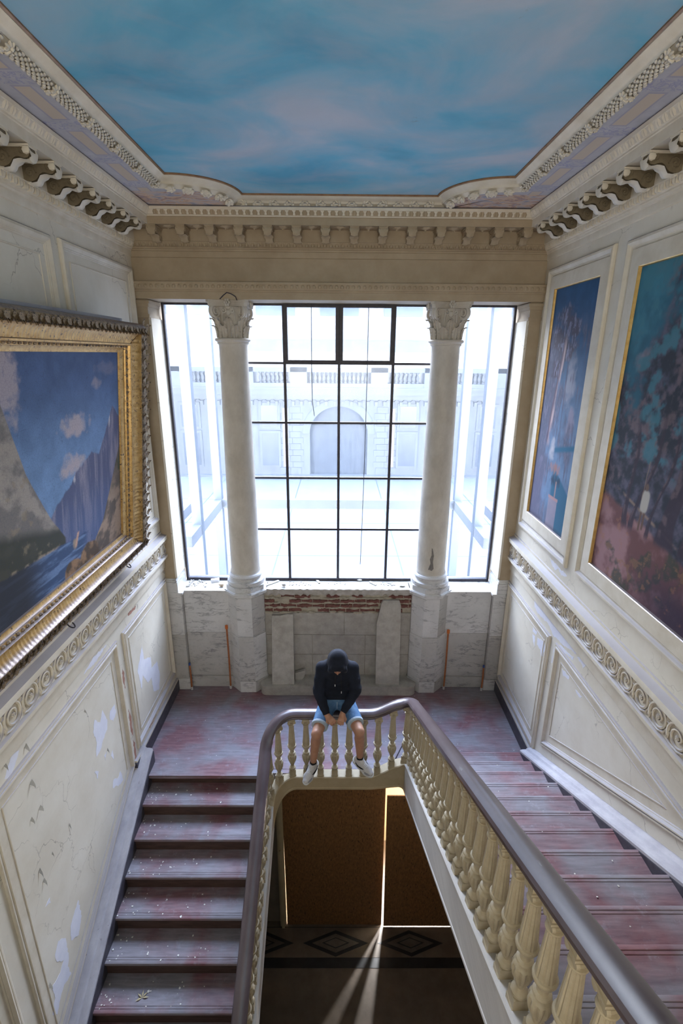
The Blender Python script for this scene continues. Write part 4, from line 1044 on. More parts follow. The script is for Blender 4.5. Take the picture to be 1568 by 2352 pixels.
def curb(i0, i1, m, name):
    rows = []
    for p, n in zip(PA[i0:i1], PN[i0:i1]):
        rows.append([(p[0]+n[0]*u, p[1]+n[1]*u, p[2]+w) for u, w in ((.065, -p[4]), (.065, 0), (-.052, 0), (-.062, -.010), (-.062, -.024), (-.055, -.030), (-.055, -p[4]+.03), (-.06, -p[4]+.025), (-.06, -p[4]))])
    return MB().strip(rows, close_u=True, cap=True).obj(name, m, bal, ang=30)
curb(0, iL+1, stringm, 'stringer'); curb(iL, iR+1, fascm, 'fascia'); curb(iR, len(PA), stringm, 'stringer')
# turned baluster, height .80
def baluster_mesh():
    m = MB()
    m.box(-.037, .037, -.037, .037, -.045, .085).box(-.041, .041, -.041, .041, -.045, .02)
    prof = [(.034, .085), (.040, .092), (.040, .106), (.032, .114), (.024, .124), (.0195, .136), (.023, .150), (.031, .175), (.044, .205), (.052, .240), (.054, .262), (.049, .285), (.038, .298), (.026, .303), (.034, .308), (.041, .316), (.038, .326), (.025, .332), (.0235, .350), (.033, .372), (.046, .396), (.052, .412), (.053, .420), (.050, .428), (.040, .432)]
    def mod(r, z, t):
        if .165 < z < .295: return r*(1-.26*abs(math.cos(4.5*t))**5 * math.sin(PI*(z-.165)/.13)**.7)
        if .36 < z < .412: return r*(1-.05*abs(math.cos(8*t))**4)
        return r
    m.lathe(prof, n=54, mod=mod)
    sh = [(.0435, .430), (.0430, .450), (.0420, .470), (.0290, .688), (.0285, .700)]
    m.lathe(sh, n=40, mod=lambda r, z, t: r*(1-(.13*max(0, math.cos(10*t))**.7 if .44 < z < .695 else 0)))
    m.lathe([(.029, .698), (.036, .702), (.038, .708), (.036, .714), (.027, .718), (.027, .732), (.034, .738), (.036, .746), (.03, .750)], n=20)
    # ionic block: volute rolls left and right, leaf, abacus
    for s in (-1, 1):
        for e in (-1, 1):
            m.tube([(s*.032, e*.022, .755), (s*.032, e*.036, .755)], .017, 10)
        m.tube([(s*.032, -.028, .755), (s*.032, 0, .755), (s*.032, .028, .755)], [.015, .010, .015], 8)
    m.box(-.034, .034, -.031, .031, .757, .774).box(-.042, .042, -.042, .042, .774, .786).box(-.036, .036, -.036, .036, .786, .84)
    return m.mesh('baluster', balm, 32)
bme = baluster_mesh()
sL = PS[iL]; sR = PS[iR]
spots = []
q = sL+.10
while q > .25: spots.append(q); q -= .172*1.0
q = sL+.272
while q < sR-.06: spots.append(q); q += .1715
q = sR+.06
while q < PS[-1]-.15: spots.append(q); q += .174
for q in spots:
    x, y, zc, zr, dp, a = at_s(q)
    inst('baluster', bme, bal, loc=(x, y, zc), rot=(0, 0, a), scale=(1, 1, (zr-.055-zc)/.80))

# ---------------------------------------------------------------- lower hall below the landing
low = MB().box(-2.44, 2.44, YF, 7.0, -3.25, -3.02)
low = low.obj('floor', mat('dark_stone_floor', (.10, .075, .055), (.15, .115, .085), 4, .5, .1), kind='structure', label='dark inlaid stone floor of the lower hall', ang=0)
inl_d = mat('black_inlay', (.012, .012, .013), (.025, .025, .027), 6, .4, 0); inl_l = mat('grey_inlay', (.08, .065, .052), (.12, .10, .08), 6, .45, 0)
def fl_(poly, z, m, name): return MB().prism(poly, 'z', -3.03, z).obj(name, m, low, ang=0)
fl_([(-2.2, 4.545), (2.2, 4.545), (2.2, 5.05), (-2.2, 5.05)], -3.016, inl_d, 'inlay_border')
fl_([(-2.1, 4.667), (2.1, 4.667), (2.1, 5.04), (-2.1, 5.04)], -3.013, low.data.materials[0], 'inlay_field')
for cx in (0, 1.05, -1.05):
    for r, zz, mm in ((1, -3.010, inl_d), (.72, -3.007, inl_l), (.42, -3.004, inl_d), (.34, -3.001, inl_l)):
        fl_([(cx-.46*r, 4.84), (cx, 4.84-.165*r), (cx+.46*r, 4.84), (cx, 4.84+.165*r)], zz, mm, 'inlay_lozenge')
for i in range(5):
    for j in range(6): 
        fl_([(-2.2+.88*i+.005, -.1+.7*j+.005), (-2.2+.88*i+.875, -.1+.7*j+.005), (-2.2+.88*i+.875, -.1+.7*j+.695), (-2.2+.88*i+.005, -.1+.7*j+.695)], -3.016, low.data.materials[0], 'floor_slab')
# wall under the landing with its boarded doorway
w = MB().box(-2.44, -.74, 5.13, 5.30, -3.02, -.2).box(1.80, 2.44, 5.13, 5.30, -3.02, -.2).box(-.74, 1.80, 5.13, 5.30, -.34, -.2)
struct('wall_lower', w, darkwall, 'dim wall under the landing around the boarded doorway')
db = MB().box(-.80, -.715, 5.06, 5.32, -3.02, -.22).box(-.775, -.735, 5.03, 5.06, -3.02, -.22)
struct('trim_2', db, fascm, 'door jamb beside the left board')
struct('vestibule', MB().box(-1.3, 2.3, 6.4, 6.5, -3.02, -.2).box(-1.3, 2.3, 5.3, 6.4, -.22, -.2).box(-1.4, -1.3, 5.3, 6.5, -3.02, -.2).box(2.3, 2.4, 5.3, 6.5, -3.02, -.2), cream, 'bright vestibule behind the boards')
def board(x0, x1, y0, y1, z0, z1, label, lean=0):
    b = MB().add([(x0, y0, z0), (x1, y0, z0), (x1, y1, z0), (x0, y1, z0), (x0+lean, y0, z1), (x1+lean, y0, z1), (x1+lean, y1, z1), (x0+lean, y1, z1)], [(0, 3, 2, 1), (4, 5, 6, 7), (0, 1, 5, 4), (1, 2, 6, 5), (2, 3, 7, 6), (3, 0, 4, 7)])
    o = b.obj('board', osb, ang=0)
    return tag(o, label, 'board', 'boards closing the doorway')
board(-.70, .660, 5.085, 5.10, -3.018, -.20, 'brown particle board on the left of the bright slit', -.022)
board(.690, 1.85, 5.055, 5.07, -3.0, -.585, 'brown particle board on the right of the slit, lower at its top', -.03)
MB().box(.655, .70, 5.06, 5.075, -2.86, -2.79)
for vx, ve in ((1.02, 300), (1.46, 260)):
    light('vestibule_daylight', 'AREA', (vx, 6.3, -1.35), (math.radians(-90), 0, math.radians(20)), ve, (.95, .97, 1), shape='RECTANGLE', size=.26, size_y=1.5)

# ---------------------------------------------------------------- the seated person: smooth bodies from blended distance fields
class Field:
    def __init__(s, lo, hi, h):
        s.lo = np.array(lo, float); s.h = h; s.n = np.ceil((np.array(hi)-s.lo)/h).astype(int)+1
        s.F = np.full(s.n, 1.0, np.float32)
    def sub(s, lo, hi, pad):
        i0 = np.clip(np.floor((np.array(lo)-pad-s.lo)/s.h).astype(int), 0, s.n); i1 = np.clip(np.ceil((np.array(hi)+pad-s.lo)/s.h).astype(int)+1, 0, s.n)
        ax = [s.lo[k]+s.h*np.arange(i0[k], i1[k]) for k in range(3)]
        return tuple(slice(i0[k], i1[k]) for k in range(3)), np.meshgrid(*ax, indexing='ij')
    def union(s, sl, d, k):
        A = s.F[sl]
        if k <= 0: s.F[sl] = np.minimum(A, d); return
        hh = np.clip(.5+.5*(d-A)/k, 0, 1); s.F[sl] = d*(1-hh)+A*hh-k*hh*(1-hh)
    def cap(s, a, b, ra, rb, k=.02):
        a, b = np.array(a, float), np.array(b, float); r = max(ra, rb)
        sl, (X, Y, Z) = s.sub(np.minimum(a, b)-r, np.maximum(a, b)+r, k+.03)
        ab = b-a; t = np.clip(((X-a[0])*ab[0]+(Y-a[1])*ab[1]+(Z-a[2])*ab[2])/max(1e-9, ab@ab), 0, 1)
        d = np.sqrt((X-a[0]-t*ab[0])**2+(Y-a[1]-t*ab[1])**2+(Z-a[2]-t*ab[2])**2)-(ra+(rb-ra)*t)
        s.union(sl, d.astype(np.float32), k); return s
    def chain(s, pts, rs, k=.02):
        for i in range(len(pts)-1): s.cap(pts[i], pts[i+1], rs[i], rs[i+1], k)
        return s
    def _ell(s, c, r, axes, pad):
        c = np.array(c, float); R = max(r); sl, (X, Y, Z) = s.sub(c-R, c+R, pad)
        A = np.array([np.array(a, float)/np.linalg.norm(a) for a in axes]); P = [(X-c[0])*A[i][0]+(Y-c[1])*A[i][1]+(Z-c[2])*A[i][2] for i in range(3)]
        q = np.sqrt(sum((P[i]/r[i])**2 for i in range(3))); return sl, ((q-1)*min(r)).astype(np.float32), P
    def ell(s, c, r, axes=((1, 0, 0), (0, 1, 0), (0, 0, 1)), k=.02):
        sl, d, P = s._ell(c, r, axes, k+.03); s.union(sl, d, k); return s
    def cut_ell(s, c, r, axes=((1, 0, 0), (0, 1, 0), (0, 0, 1))):
        sl, d, P = s._ell(c, r, axes, .02); s.F[sl] = np.maximum(s.F[sl], -d); return s
    def cut(s, p, nrm, centre=None, rad=None):
        "removes what lies beyond the plane (p, nrm), only within rad of centre"
        ax = [s.lo[k]+s.h*np.arange(s.n[k]) for k in range(3)]; X, Y, Z = np.meshgrid(*ax, indexing='ij')
        d = ((X-p[0])*nrm[0]+(Y-p[1])*nrm[1]+(Z-p[2])*nrm[2]).astype(np.float32)
        if centre is not None:
            near = (X-centre[0])**2+(Y-centre[1])**2+(Z-centre[2])**2 < rad*rad; d = np.where(near, d, -1)
        s.F = np.maximum(s.F, d); return s
    def mesh(s):
        F = s.F; inside = F < 0; nx, ny, nz = F.shape
        cells = np.zeros((nx-1, ny-1, nz-1, 3)); cnt = np.zeros((nx-1, ny-1, nz-1))
        corner = [(0,0,0),(1,0,0),(0,1,0),(1,1,0),(0,0,1),(1,0,1),(0,1,1),(1,1,1)]
        V = lambda A, c: A[c[0]:nx-1+c[0], c[1]:ny-1+c[1], c[2]:nz-1+c[2]]
        anyin = np.zeros(cnt.shape, bool); allin = np.ones(cnt.shape, bool)
        for c in corner: anyin |= V(inside, c); allin &= V(inside, c)
        I = np.argwhere(anyin & ~allin); f = np.stack([F[I[:,0]+c[0], I[:,1]+c[1], I[:,2]+c[2]] for c in corner], 1)
        acc = np.zeros((len(I), 3)); n = np.zeros(len(I))
        for i, j in [(0,1),(2,3),(4,5),(6,7),(0,2),(1,3),(4,6),(5,7),(0,4),(1,5),(2,6),(3,7)]:
            x = (f[:, i] < 0) != (f[:, j] < 0); t = np.where(x, f[:, i]/np.where(x, f[:, i]-f[:, j], 1), 0)
            p = np.array(corner[i])[None]+t[:, None]*(np.array(corner[j])-np.array(corner[i]))[None]; acc += np.where(x[:, None], p, 0); n += x
        verts = s.lo+(I+acc/n[:, None])*s.h
        idx = np.full(cnt.shape, -1, int); idx[I[:,0], I[:,1], I[:,2]] = np.arange(len(I)); faces = []
        for ax in range(3):
            u, v = (ax+1) % 3, (ax+2) % 3
            sl0 = [slice(None)]*3; sl1 = [slice(None)]*3; sl0[ax] = slice(0, -1); sl1[ax] = slice(1, None)
            A, B = inside[tuple(sl0)], inside[tuple(sl1)]; E = np.argwhere(A != B)
            E = E[(E[:, u] > 0) & (E[:, v] > 0) & (E[:, u] < F.shape[u]-1) & (E[:, v] < F.shape[v]-1)]
            q = []
            for du, dv in ((0, 0), (-1, 0), (-1, -1), (0, -1)):
                e = E.copy(); e[:, u] += du; e[:, v] += dv; q.append(idx[e[:, 0], e[:, 1], e[:, 2]])
            q = np.stack(q, 1); flip = A[E[:, 0], E[:, 1], E[:, 2]]
            q[~flip] = q[~flip][:, ::-1]; faces.append(q)
        return verts, np.concatenate(faces)
    def obj(s, name, m, parent, xf=None, **kw):
        v, f = s.mesh(); me = bpy.data.meshes.new(name)
        if xf is not None: v = v @ np.array(xf.to_3x3()).T+np.array(xf.translation)
        me.from_pydata(v.tolist(), [], f.tolist()); me.materials.append(m); me.polygons.foreach_set('use_smooth', [True]*len(me.polygons)); me.update()
        o = bpy.data.objects.new(name, me); COL.objects.link(o); o.parent = parent
        return tag(o, **kw)
skin = mat('skin', (.40, .20, .125), (.47, .25, .165), 12, .5, .05)
navy = mat('navy_fleece', (.004, .006, .013), (.010, .014, .028), 9, .9, .5)
denim = mat('blue_denim', (.055, .13, .26), (.12, .24, .40), 14, .8, .3, sc3=(1, 1, 1.6), spots=(.22, .34, .46), spot_scale=24, spot_at=.66)
cuffm = mat('turned_denim_cuff', (.34, .42, .50), (.44, .52, .60), 40, .8, .2)
shoe_w = mat('white_sneaker', (.52, .50, .50), (.66, .64, .64), 16, .5, .1)
shoe_g = mat('grey_sneaker_panel', (.24, .235, .25), (.32, .31, .33), 20, .6, .1)
black = mat('black_cloth', (.008, .008, .010), (.015, .015, .018), 20, .8, .1)
lace_m = mat('white_lace', (.6, .6, .6), (.7, .7, .7), 20, .7, 0)
hipL, hipR = (-.10, 4.84, 1.045), (.10, 4.84, 1.045)
knL, knR = (-.222, 4.43, .950), (.243, 4.43, .985)
anL, anR = (-.268, 4.505, .478), (.262, 4.505, .545)
shL, shR = (-.165, 4.72, 1.590), (.165, 4.72, 1.590)
elL, elR = (-.205, 4.615, 1.36), (.205, 4.615, 1.38)
wrL, wrR = (-.112, 4.475, 1.170), (.064, 4.475, 1.198)
HC = np.array((.003, 4.565, 1.752)); fw = np.array((0, -.74, -.67)); up = np.array((0, -.67, .74)); rt = np.array((1., 0, 0))
def L3(a, b2, t): return tuple(np.array(a)*(1-t)+np.array(b2)*t)
person = empty('person', (0, 4.84, .93), 'person in navy hoodie and denim shorts sitting on the rail, hood up, head bowed', 'person')
person_inv = Matrix.Translation((0, -4.84, -.93))
def body():
    B = Field((-.36, 4.26, .38), (.36, 5.04, 1.92), .006)
    B.chain([(0, 4.87, 1.06), (0, 4.86, 1.22), (0, 4.78, 1.42), (0, 4.71, 1.54)], [.095, .08, .075, .065], .05)
    B.cap(shL, shR, .05, .05, .04).cap((0, 4.70, 1.58), (0, 4.62, 1.68), .055, .05, .03)
    for hp, kn, an in ((hipL, knL, anL), (hipR, knR, anR)):
        B.cap(hp, kn, .084, .058, .012)
        k2 = np.array(kn); a2 = np.array(an); back = np.array((0, .022, 0))
        B.ell(k2+np.array((0, -.010, .004)), (.051, .048, .056), k=.012)
        B.chain([k2, L3(k2+back, a2+back, .28), L3(k2+back*.6, a2+back*.6, .55), a2], [.049, .055, .047, .034], .006)
        B.cap(an, tuple(a2+(a2-k2)/np.linalg.norm(a2-k2)*.035), .034, .030, .005)
    for sh, el, wr in ((shL, elL, wrL), (shR, elR, wrR)): B.chain([sh, el, wr], [.048, .038, .026], .02)
    # head: skull, jaw, nose, brow, lips
    ax = (rt, fw, up)
    B.ell(HC+up*.018-fw*.012, (.076, .095, .100), ax, .01).ell(HC+fw*.030-up*.060, (.056, .060, .062), ax, .03).ell(HC+fw*.062-up*.098, (.026, .022, .022), ax, .02)
    B.cap(HC+fw*.090+up*.005, HC+fw*.101-up*.026, .009, .0115, .012).cap(HC+fw*.080-up*.062-rt*.016, HC+fw*.080-up*.062+rt*.016, .009, .009, .008)
    B.cap(HC+fw*.080+up*.030-rt*.035, HC+fw*.080+up*.030+rt*.035, .012, .012, .015)
    for sx in (-1, 1): B.ell(HC+rt*sx*.078-fw*.01-up*.01, (.010, .020, .030), ax, .008)
    # hands
    for wr, tip, sgn in ((wrL, (-.010, 4.405, 1.080), 1), (wrR, (.034, 4.405, 1.103), -1)):
        w = np.array(wr); d = np.array(tip)-w; d /= np.linalg.norm(d); n = np.array((0, -.80, .60)); n = n-d*(n@d); n /= np.linalg.norm(n); s_ = np.cross(d, n)
        B.cap(w, w+d*.035, .026, .028, .02)
        for q in (-.026, -.009, .009, .026): B.cap(w+d*.03+s_*q*.6, w+d*.085+s_*q, .016, .0125, .012)
        for q, ln in ((-.028, .058), (-.0095, .070), (.0095, .066), (.028, .050)):
            a = w+d*.084+s_*q; m1 = a+(d*.85-n*.30+s_*q*1.5)*ln*.5; e = m1+(d*.5-n*.85)*ln*.5
            B.cap(a, m1, .0098, .0092, .004).cap(m1, e, .0090, .0075, .004)
        a = w+d*.030+s_*sgn*.024-n*.006; m1 = a+(d*.65+s_*sgn*.55-n*.35)*.042; e = m1+(d*.85-n*.30)*.030
        B.cap(a, m1, .014, .0115, .010).cap(m1, e, .0110, .0085, .004)
    return B.obj('body', skin, person)
def hoodie():
    H = Field((-.36, 4.32, 1.06), (.36, 5.06, 1.95), .006)
    for sx in (-1, 1):
        H.chain([(sx*.060, 4.86, 1.165), (sx*.072, 4.83, 1.30), (sx*.085, 4.77, 1.44), (sx*.075, 4.72, 1.545)], [.105, .112, .112, .09], .06)
    H.cap(shL, shR, .070, .070, .05).cap((-.10, 4.78, 1.56), (.10, 4.78, 1.56), .075, .075, .05)
    for sh, el, wr in ((shL, elL, wrL), (shR, elR, wrR)):
        H.chain([sh, L3(sh, el, .5), el, L3(el, wr, .45), L3(el, wr, .96)], [.070, .066, .056, .050, .036], .022)
        H.ell(L3(sh, el, .85), (.064, .060, .03), k=.02).ell(L3(el, wr, .72), (.046, .046, .022), k=.015).ell(L3(el, wr, .25), (.058, .05, .025), k=.015)
    for wr, el in ((wrL, elL), (wrR, elR)):
        d = np.array(wr)-np.array(el); d /= np.linalg.norm(d); H.cut(np.array(wr)-d*.004, d, wr, .085)
    H.cut((0, 0, 1.105), (0, 0, -1))
    ax = (rt, fw, up)
    # hood: soft cone over the head, open to the front
    H.ell(HC+up*.018-fw*.005, (.103, .122, .128), ax, .03).ell(HC+up*.105-fw*.045, (.062, .06, .05), ax, .05)
    H.cap(HC-up*.05-fw*.06, (0, 4.74, 1.60), .105, .12, .06)
    for sx in (-1, 1): H.cap(HC+rt*sx*.074+fw*.075+up*.05, HC+rt*sx*.082+fw*.055-up*.085, .024, .026, .03)
    H.cap(HC+fw*.070+up*.100-rt*.05, HC+fw*.070+up*.100+rt*.05, .016, .016, .03)
    H.cut_ell(HC+fw*.135-up*.020, (.064, .085, .105), ax).cut_ell(HC+up*.012, (.080, .100, .104), ax)
    H.cap((-.07, 4.715, 1.575), (.07, 4.715, 1.575), .085, .085, .03).cap((0, 4.68, 1.50), (0, 4.72, 1.58), .075, .08, .03)
    # pouch pocket
    H.cap((-.10, 4.725, 1.235), (.10, 4.725, 1.235), .055, .055, .03)
    return H.obj('hoodie', navy, person, label='navy hooded sweatshirt, hood up')
def shorts():
    S_ = Field((-.36, 4.40, .88), (.36, 5.06, 1.24), .006)
    S_.cap((-.07, 4.87, 1.07), (.07, 4.87, 1.07), .122, .122, .05).cap((-.06, 4.86, 1.15), (.06, 4.86, 1.15), .108, .108, .05)
    for hp, kn in ((hipL, knL), (hipR, knR)):
        S_.cap(hp, L3(hp, kn, .80), .103, .089, .045)
        d = np.array(kn)-np.array(hp); d /= np.linalg.norm(d); S_.cut(L3(hp, kn, .76), d, L3(hp, kn, .85), .20)
    S_.cut((0, 0, .936), (0, 0, -1), (0, 4.86, .93), .17)
    o = S_.obj('shorts', denim, person, label='blue denim shorts')
    for hp, kn in ((hipL, knL), (hipR, knR)):
        Cf = Field((-.36, 4.40, .84), (.36, 4.80, 1.16), .006)
        Cf.cap(hp, L3(hp, kn, .80), .107, .0925, .0)
        d = np.array(kn)-np.array(hp); d /= np.linalg.norm(d); Cf.cut(L3(hp, kn, .77), d).cut(L3(hp, kn, .70), -d)
        Cf.obj('cuff', cuffm, o, label='pale turned-up cuff')
def shoe(an, kn, toe_dir, side):
    an = Vector(an); tx = Vector(toe_dir).normalized(); sh = (Vector(kn)-an).normalized(); u = (sh-tx*sh.dot(tx)).normalized(); y = u.cross(tx)
    org = an-tx*.052-u*.098; M = frame3(org, tx, y, u)
    U = Field((-.03, -.07, -.02), (.28, .07, .15), .005)
    U.cap((.025, 0, .045), (.075, 0, .050), .039, .043, .02).cap((.075, 0, .050), (.165, .004*side, .036), .043, .043, .02).cap((.165, .004*side, .034), (.225, .006*side, .026), .042, .033, .02)
    U.cap((.018, 0, .060), (.022, 0, .098), .026, .030, .02).cap((.055, 0, .07), (.052, 0, .112), .038, .040, .02).cap((.09, 0, .085), (.145, 0, .064), .028, .026, .025)
    U.cap((.098, 0, .108), (.085, 0, .125), .018, .014, .01).cut_ell((.048, 0, .142), (.040, .038, .030))
    s1 = U.obj('shoe', shoe_w, person, M, label='white sneaker')
    So = Field((-.05, -.08, -.03), (.30, .08, .07), .005)
    So.cap((.018, 0, .014), (.08, 0, .012), .048, .046, .02).cap((.08, 0, .012), (.175, .005*side, .010), .046, .053, .02).cap((.175, .005*side, .010), (.228, .006*side, .014), .053, .040, .02)
    So.cut((0, 0, -.014), (0, 0, -1)).cut((0, 0, .026), (0, 0, 1))
    So.obj('sole', lace_m, s1, M)
    for sd in (-1, 1):
        pts = [(.035, sd*.041, .045), (.075, sd*.048, .040), (.12, sd*.048, .052), (.15, sd*.042, .064)]
        st = MB().xf(M, MB().tube(pts, [.007, .010, .008, .004], 6)); st.obj('side_stripe', black, s1)
        pl = MB().xf(M, MB().tube([(.175, sd*.042, .034), (.205, sd*.038, .036), (.236, sd*.022, .034)], [.008, .011, .008], 6)); pl.obj('toe_panel', shoe_g, s1)
    la = MB()
    for k in range(5):
        x = .098+.014*k; z = .085-.38*(x-.09)+.028; la.xf(M, MB().tube([(x, -.027, z-.008), (x+.004, -.012, z+.002), (x+.004, .012, z+.002), (x, .027, z-.008)], .0042, 5))
    la.obj('laces', lace_m, s1)
    sk = Field((an.x-.08, an.y-.08, an.z-.12), (an.x+.08, an.y+.08, an.z+.08), .005)
    sk.cap(tuple(an-sh*.05), tuple(an+sh*.05), .0385, .0395, 0); c = an+sh*.046; sk.cut(tuple(c), tuple(sh))
    sk.obj('sock', black, person, label='black ankle sock')
body(); hoodie(); shorts()
shoe(anL, knL, (-.40, -.82, -.40), -1); shoe(anR, knR, (.70, -.62, -.34), 1)
ds = MB()
for x, z1 in ((-.022, 1.45), (.042, 1.36)):
    MB().tube([(x*.9, 4.60, 1.635), (x, 4.592, 1.56), (x*1.05, 4.600, 1.48), (x*1.1, 4.622, z1)], .0045, 5).obj('drawstring', black, person)
    MB().tube([(x*1.1, 4.622, z1), (x*1.1, 4.626, z1-.03)], .0045, 5).obj('drawstring_tip', lace_m, person)
MB().tube([(.0, 4.755, 1.15), (.0, 4.742, 1.10), (0, 4.745, 1.03)], .004, 5).obj('fly_seam', cuffm, person)
for c in bpy.data.objects:
    if c.parent == person: c.matrix_parent_inverse = person_inv

# ---------------------------------------------------------------- loose things
def thing(mb, name, m, label, cat, group=None, ang=30): return tag(mb.obj(name, m, ang=ang), label, cat, group)
# slabs leaning in the recess
def lean_slab(pts, yb, yt, th, label):
    "outline (x,z) seen from the hall; leaning back from yb at its foot to yt at its top"
    z0 = min(p[1] for p in pts); z1 = max(p[1] for p in pts); f = lambda z: yb+(yt-yb)*(z-z0)/(z1-z0)
    n = len(pts); m = MB()
    m.add([(x, f(z), z) for x, z in pts]+[(x, f(z)+th, z) for x, z in pts], [tuple(range(n)), tuple(range(n, 2*n))[::-1]]+[(i, n+i, n+(i+1) % n, (i+1) % n) for i in range(n)])
    return thing(m, 'stone_slab', stone, label, 'slab', 'broken slabs leaning in the recess', 20)
lean_slab([(-.975, .158), (-.645, .158), (-.655, 1.235), (-.74, 1.24), (-.80, 1.225), (-.86, 1.215), (-.97, 1.215)], 6.345, 6.53, .045, 'straight edged grey stone slab leaning left of the seated person')
lean_slab([(.575, .158), (.93, .158), (.925, 1.40), (.90, 1.475), (.665, 1.475), (.64, 1.43), (.575, 1.12)], 6.345, 6.515, .05, 'grey stone slab with one corner broken off, leaning right of the seated person')
b = MB().prism([(-.64, .159), (-.54, .159), (-.50, .21), (-.485, .30), (-.51, .315), (-.64, .27)], 'y', 6.46, 6.52)
thing(b, 'stone_fragment', stone, 'small curved stone fragment at the foot of the left leaning slab', 'fragment')
# thin rusty pipes standing in the floor by the pedestals
for x, y, top, lab in ((-1.63, 6.462, 1.06, 'tall rusty pipe left of the left column pedestal'), (-2.215, 6.43, .44, 'short rusty pipe in the left corner of the landing'), (1.635, 6.462, 1.0, 'tall rusty pipe right of the right column pedestal'), (2.205, 6.43, .42, 'short rusty pipe in the right corner of the landing')):
    e = empty('pipe', (x, y, 0), lab, 'pipe', 'rusty pipes on the landing')
    MB().tube([(0, 0, -.02), (.004, 0, top*.5), (0, 0, top)], .013, 8).obj('tube', rust, e)
    MB().tube([(0, 0, 0), (0, 0, .05)], .018, 8).obj('sleeve', marb, e)
    if top > .6:
        MB().tube([(0, -.004, top-.02), (0, -.004, top+.03)], .022, 8).obj('cap', mat('orange_tape_%d' % int(x*10), (.52, .12, .02), (.62, .18, .04), 12, .6, 0), e)
    else: MB().tube([(0, 0, top-.01), (0, 0, top+.025)], .015, 8).obj('cap', mat('blue_tape_%d' % int(x*10), (.03, .07, .25), (.05, .1, .3), 12, .6, 0), e)
def lump(c, r, seed, m=None, flat=.6, name='rubble', label='', cat='rubble', group='rubble on the window sill'):
    q = random.Random(seed); b = MB(); n = 8; rows = []
    for i in range(5):
        a = PI*i/4; rows.append([(c[0]+r*math.sin(a)*math.cos(t)*q.uniform(.8, 1.15), c[1]+r*.8*math.sin(a)*math.sin(t)*q.uniform(.8, 1.15), c[2]+r*flat+r*flat*math.cos(PI-a)) for t in [2*PI*j/n for j in range(n)]])
    b.strip(rows, close_u=True)
    return thing(b, name, m or stone, label, cat, group, 25)
def block(c, sx_, sy_, sz, rot, m, name, label, cat, group=None):
    b = MB().xf(Matrix.Translation(c) @ Matrix.Rotation(rot, 4, 'Z'), MB().box(-sx_, sx_, -sy_, sy_, 0, sz)); return thing(b, name, m, label, cat, group)
block((-1.83, 6.78, 1.64), .06, .03, .045, .35, marb, 'stone_block', 'pale oblong stone block on the sill left of the left column', 'stone')
lump((-1.70, 6.62, 1.64), .045, 1, mat('buff_stone', (.40, .30, .2), (.5, .4, .28), 9), .6, 'stone', 'buff broken stone on the sill edge beside the left column base', 'stone')
lump((-.79, 6.63, 1.645), .033, 2, stone, .7, 'stone', 'small round grey stone on the mortar bed right of the left column', 'stone')
block((-.97, 6.73, 1.645), .115, .018, .012, .75, chip, 'wood_strip', 'pale thin strip lying slantwise on the mortar bed near the left column', 'strip')
block((-.30, 6.80, 1.645), .075, .016, .012, -1.2, chip, 'wood_strip', 'short pale strip on the mortar bed under the middle of the window', 'strip')
block((.52, 6.73, 1.645), .07, .016, .012, -.9, chip, 'wood_strip', 'short pale strip on the mortar bed near the right column', 'strip')
lump((.33, 6.83, 1.645), .04, 5, chip, .35, 'plaster_flake', 'white plaster flakes heap on the mortar bed right of the long cord', 'flake')
lump((.95, 6.66, 1.645), .05, 6, chip, .3, 'plaster_flake', 'white plaster flake touching the base of the right column', 'flake')
q = random.Random(11)
rub = MB()
for k in range(46):
    x, y = -2.2+q.random()**1.6*.27, 6.82-q.random()*.22; r = q.uniform(.006, .022)
    ell(rub, (x, y, 1.642+r*.4), r, r*.8, r*.6, 6, 4)
for k in range(60):
    x, y = q.choice((q.uniform(-.72, -.4), q.uniform(-.18, .24), q.uniform(.64, .85))), q.uniform(6.66, 6.80); r = q.uniform(.004, .012); ell(rub, (x, y, 1.643+r*.3), r*1.4, r, r*.5, 5, 3)
tag(rub.obj('grit', stone), 'grit and crumbs of plaster scattered over the window sill', 'grit', kind='stuff')
# flakes of paint on the steps and landing
ch = MB()
def flake(x, y, z, r, rr):
    n = rr.choice((3, 4, 5)); a0 = rr.random()*6
    ch.add([(x+r*rr.uniform(.5, 1.2)*math.cos(a0+2*PI*k/n), y+r*rr.uniform(.5, 1.2)*math.sin(a0+2*PI*k/n), z+rr.uniform(.001, .006)) for k in range(n)], [tuple(range(n))])
for i in range(1, 12):
    for k in range(26):
        x = -2.27+q.random()**1.8*1.0; y = 4.84-.30*i+q.uniform(.02, .26); flake(x, y, -.172*i+.001, q.uniform(.004, .014), q)
for k in range(60): flake(q.uniform(-2.3, 2.3), q.uniform(4.95, 6.4), .001, q.uniform(.003, .009), q)
for j in range(1, 12):
    for k in range(4): flake(q.uniform(1.0, 2.25), 5.02-.314*(j-1)-q.uniform(.03, .28), .166*j+.001, q.uniform(.003, .009), q)
tag(ch.obj('paint_flakes', chip, ang=0), 'pale paint flakes scattered over the steps and the landing', 'flakes', kind='stuff')
lf2 = MB()
for a in (.1, .9, 1.7, 2.6, 3.6): lf2.add([(0, 0, .004), (.03*math.cos(a-.25), .03*math.sin(a-.25), .012), (.065*math.cos(a), .065*math.sin(a), .006), (.03*math.cos(a+.25), .03*math.sin(a+.25), .010)], [(0, 1, 2, 3)])
o = thing(lf2, 'dry_leaf', mat('dry_leaf', (.45, .36, .18), (.6, .5, .3), 20, .7, 0), 'dry yellow leaf lying on a step of the left flight', 'leaf'); o.location = (-1.86, 3.16, -.172*6)
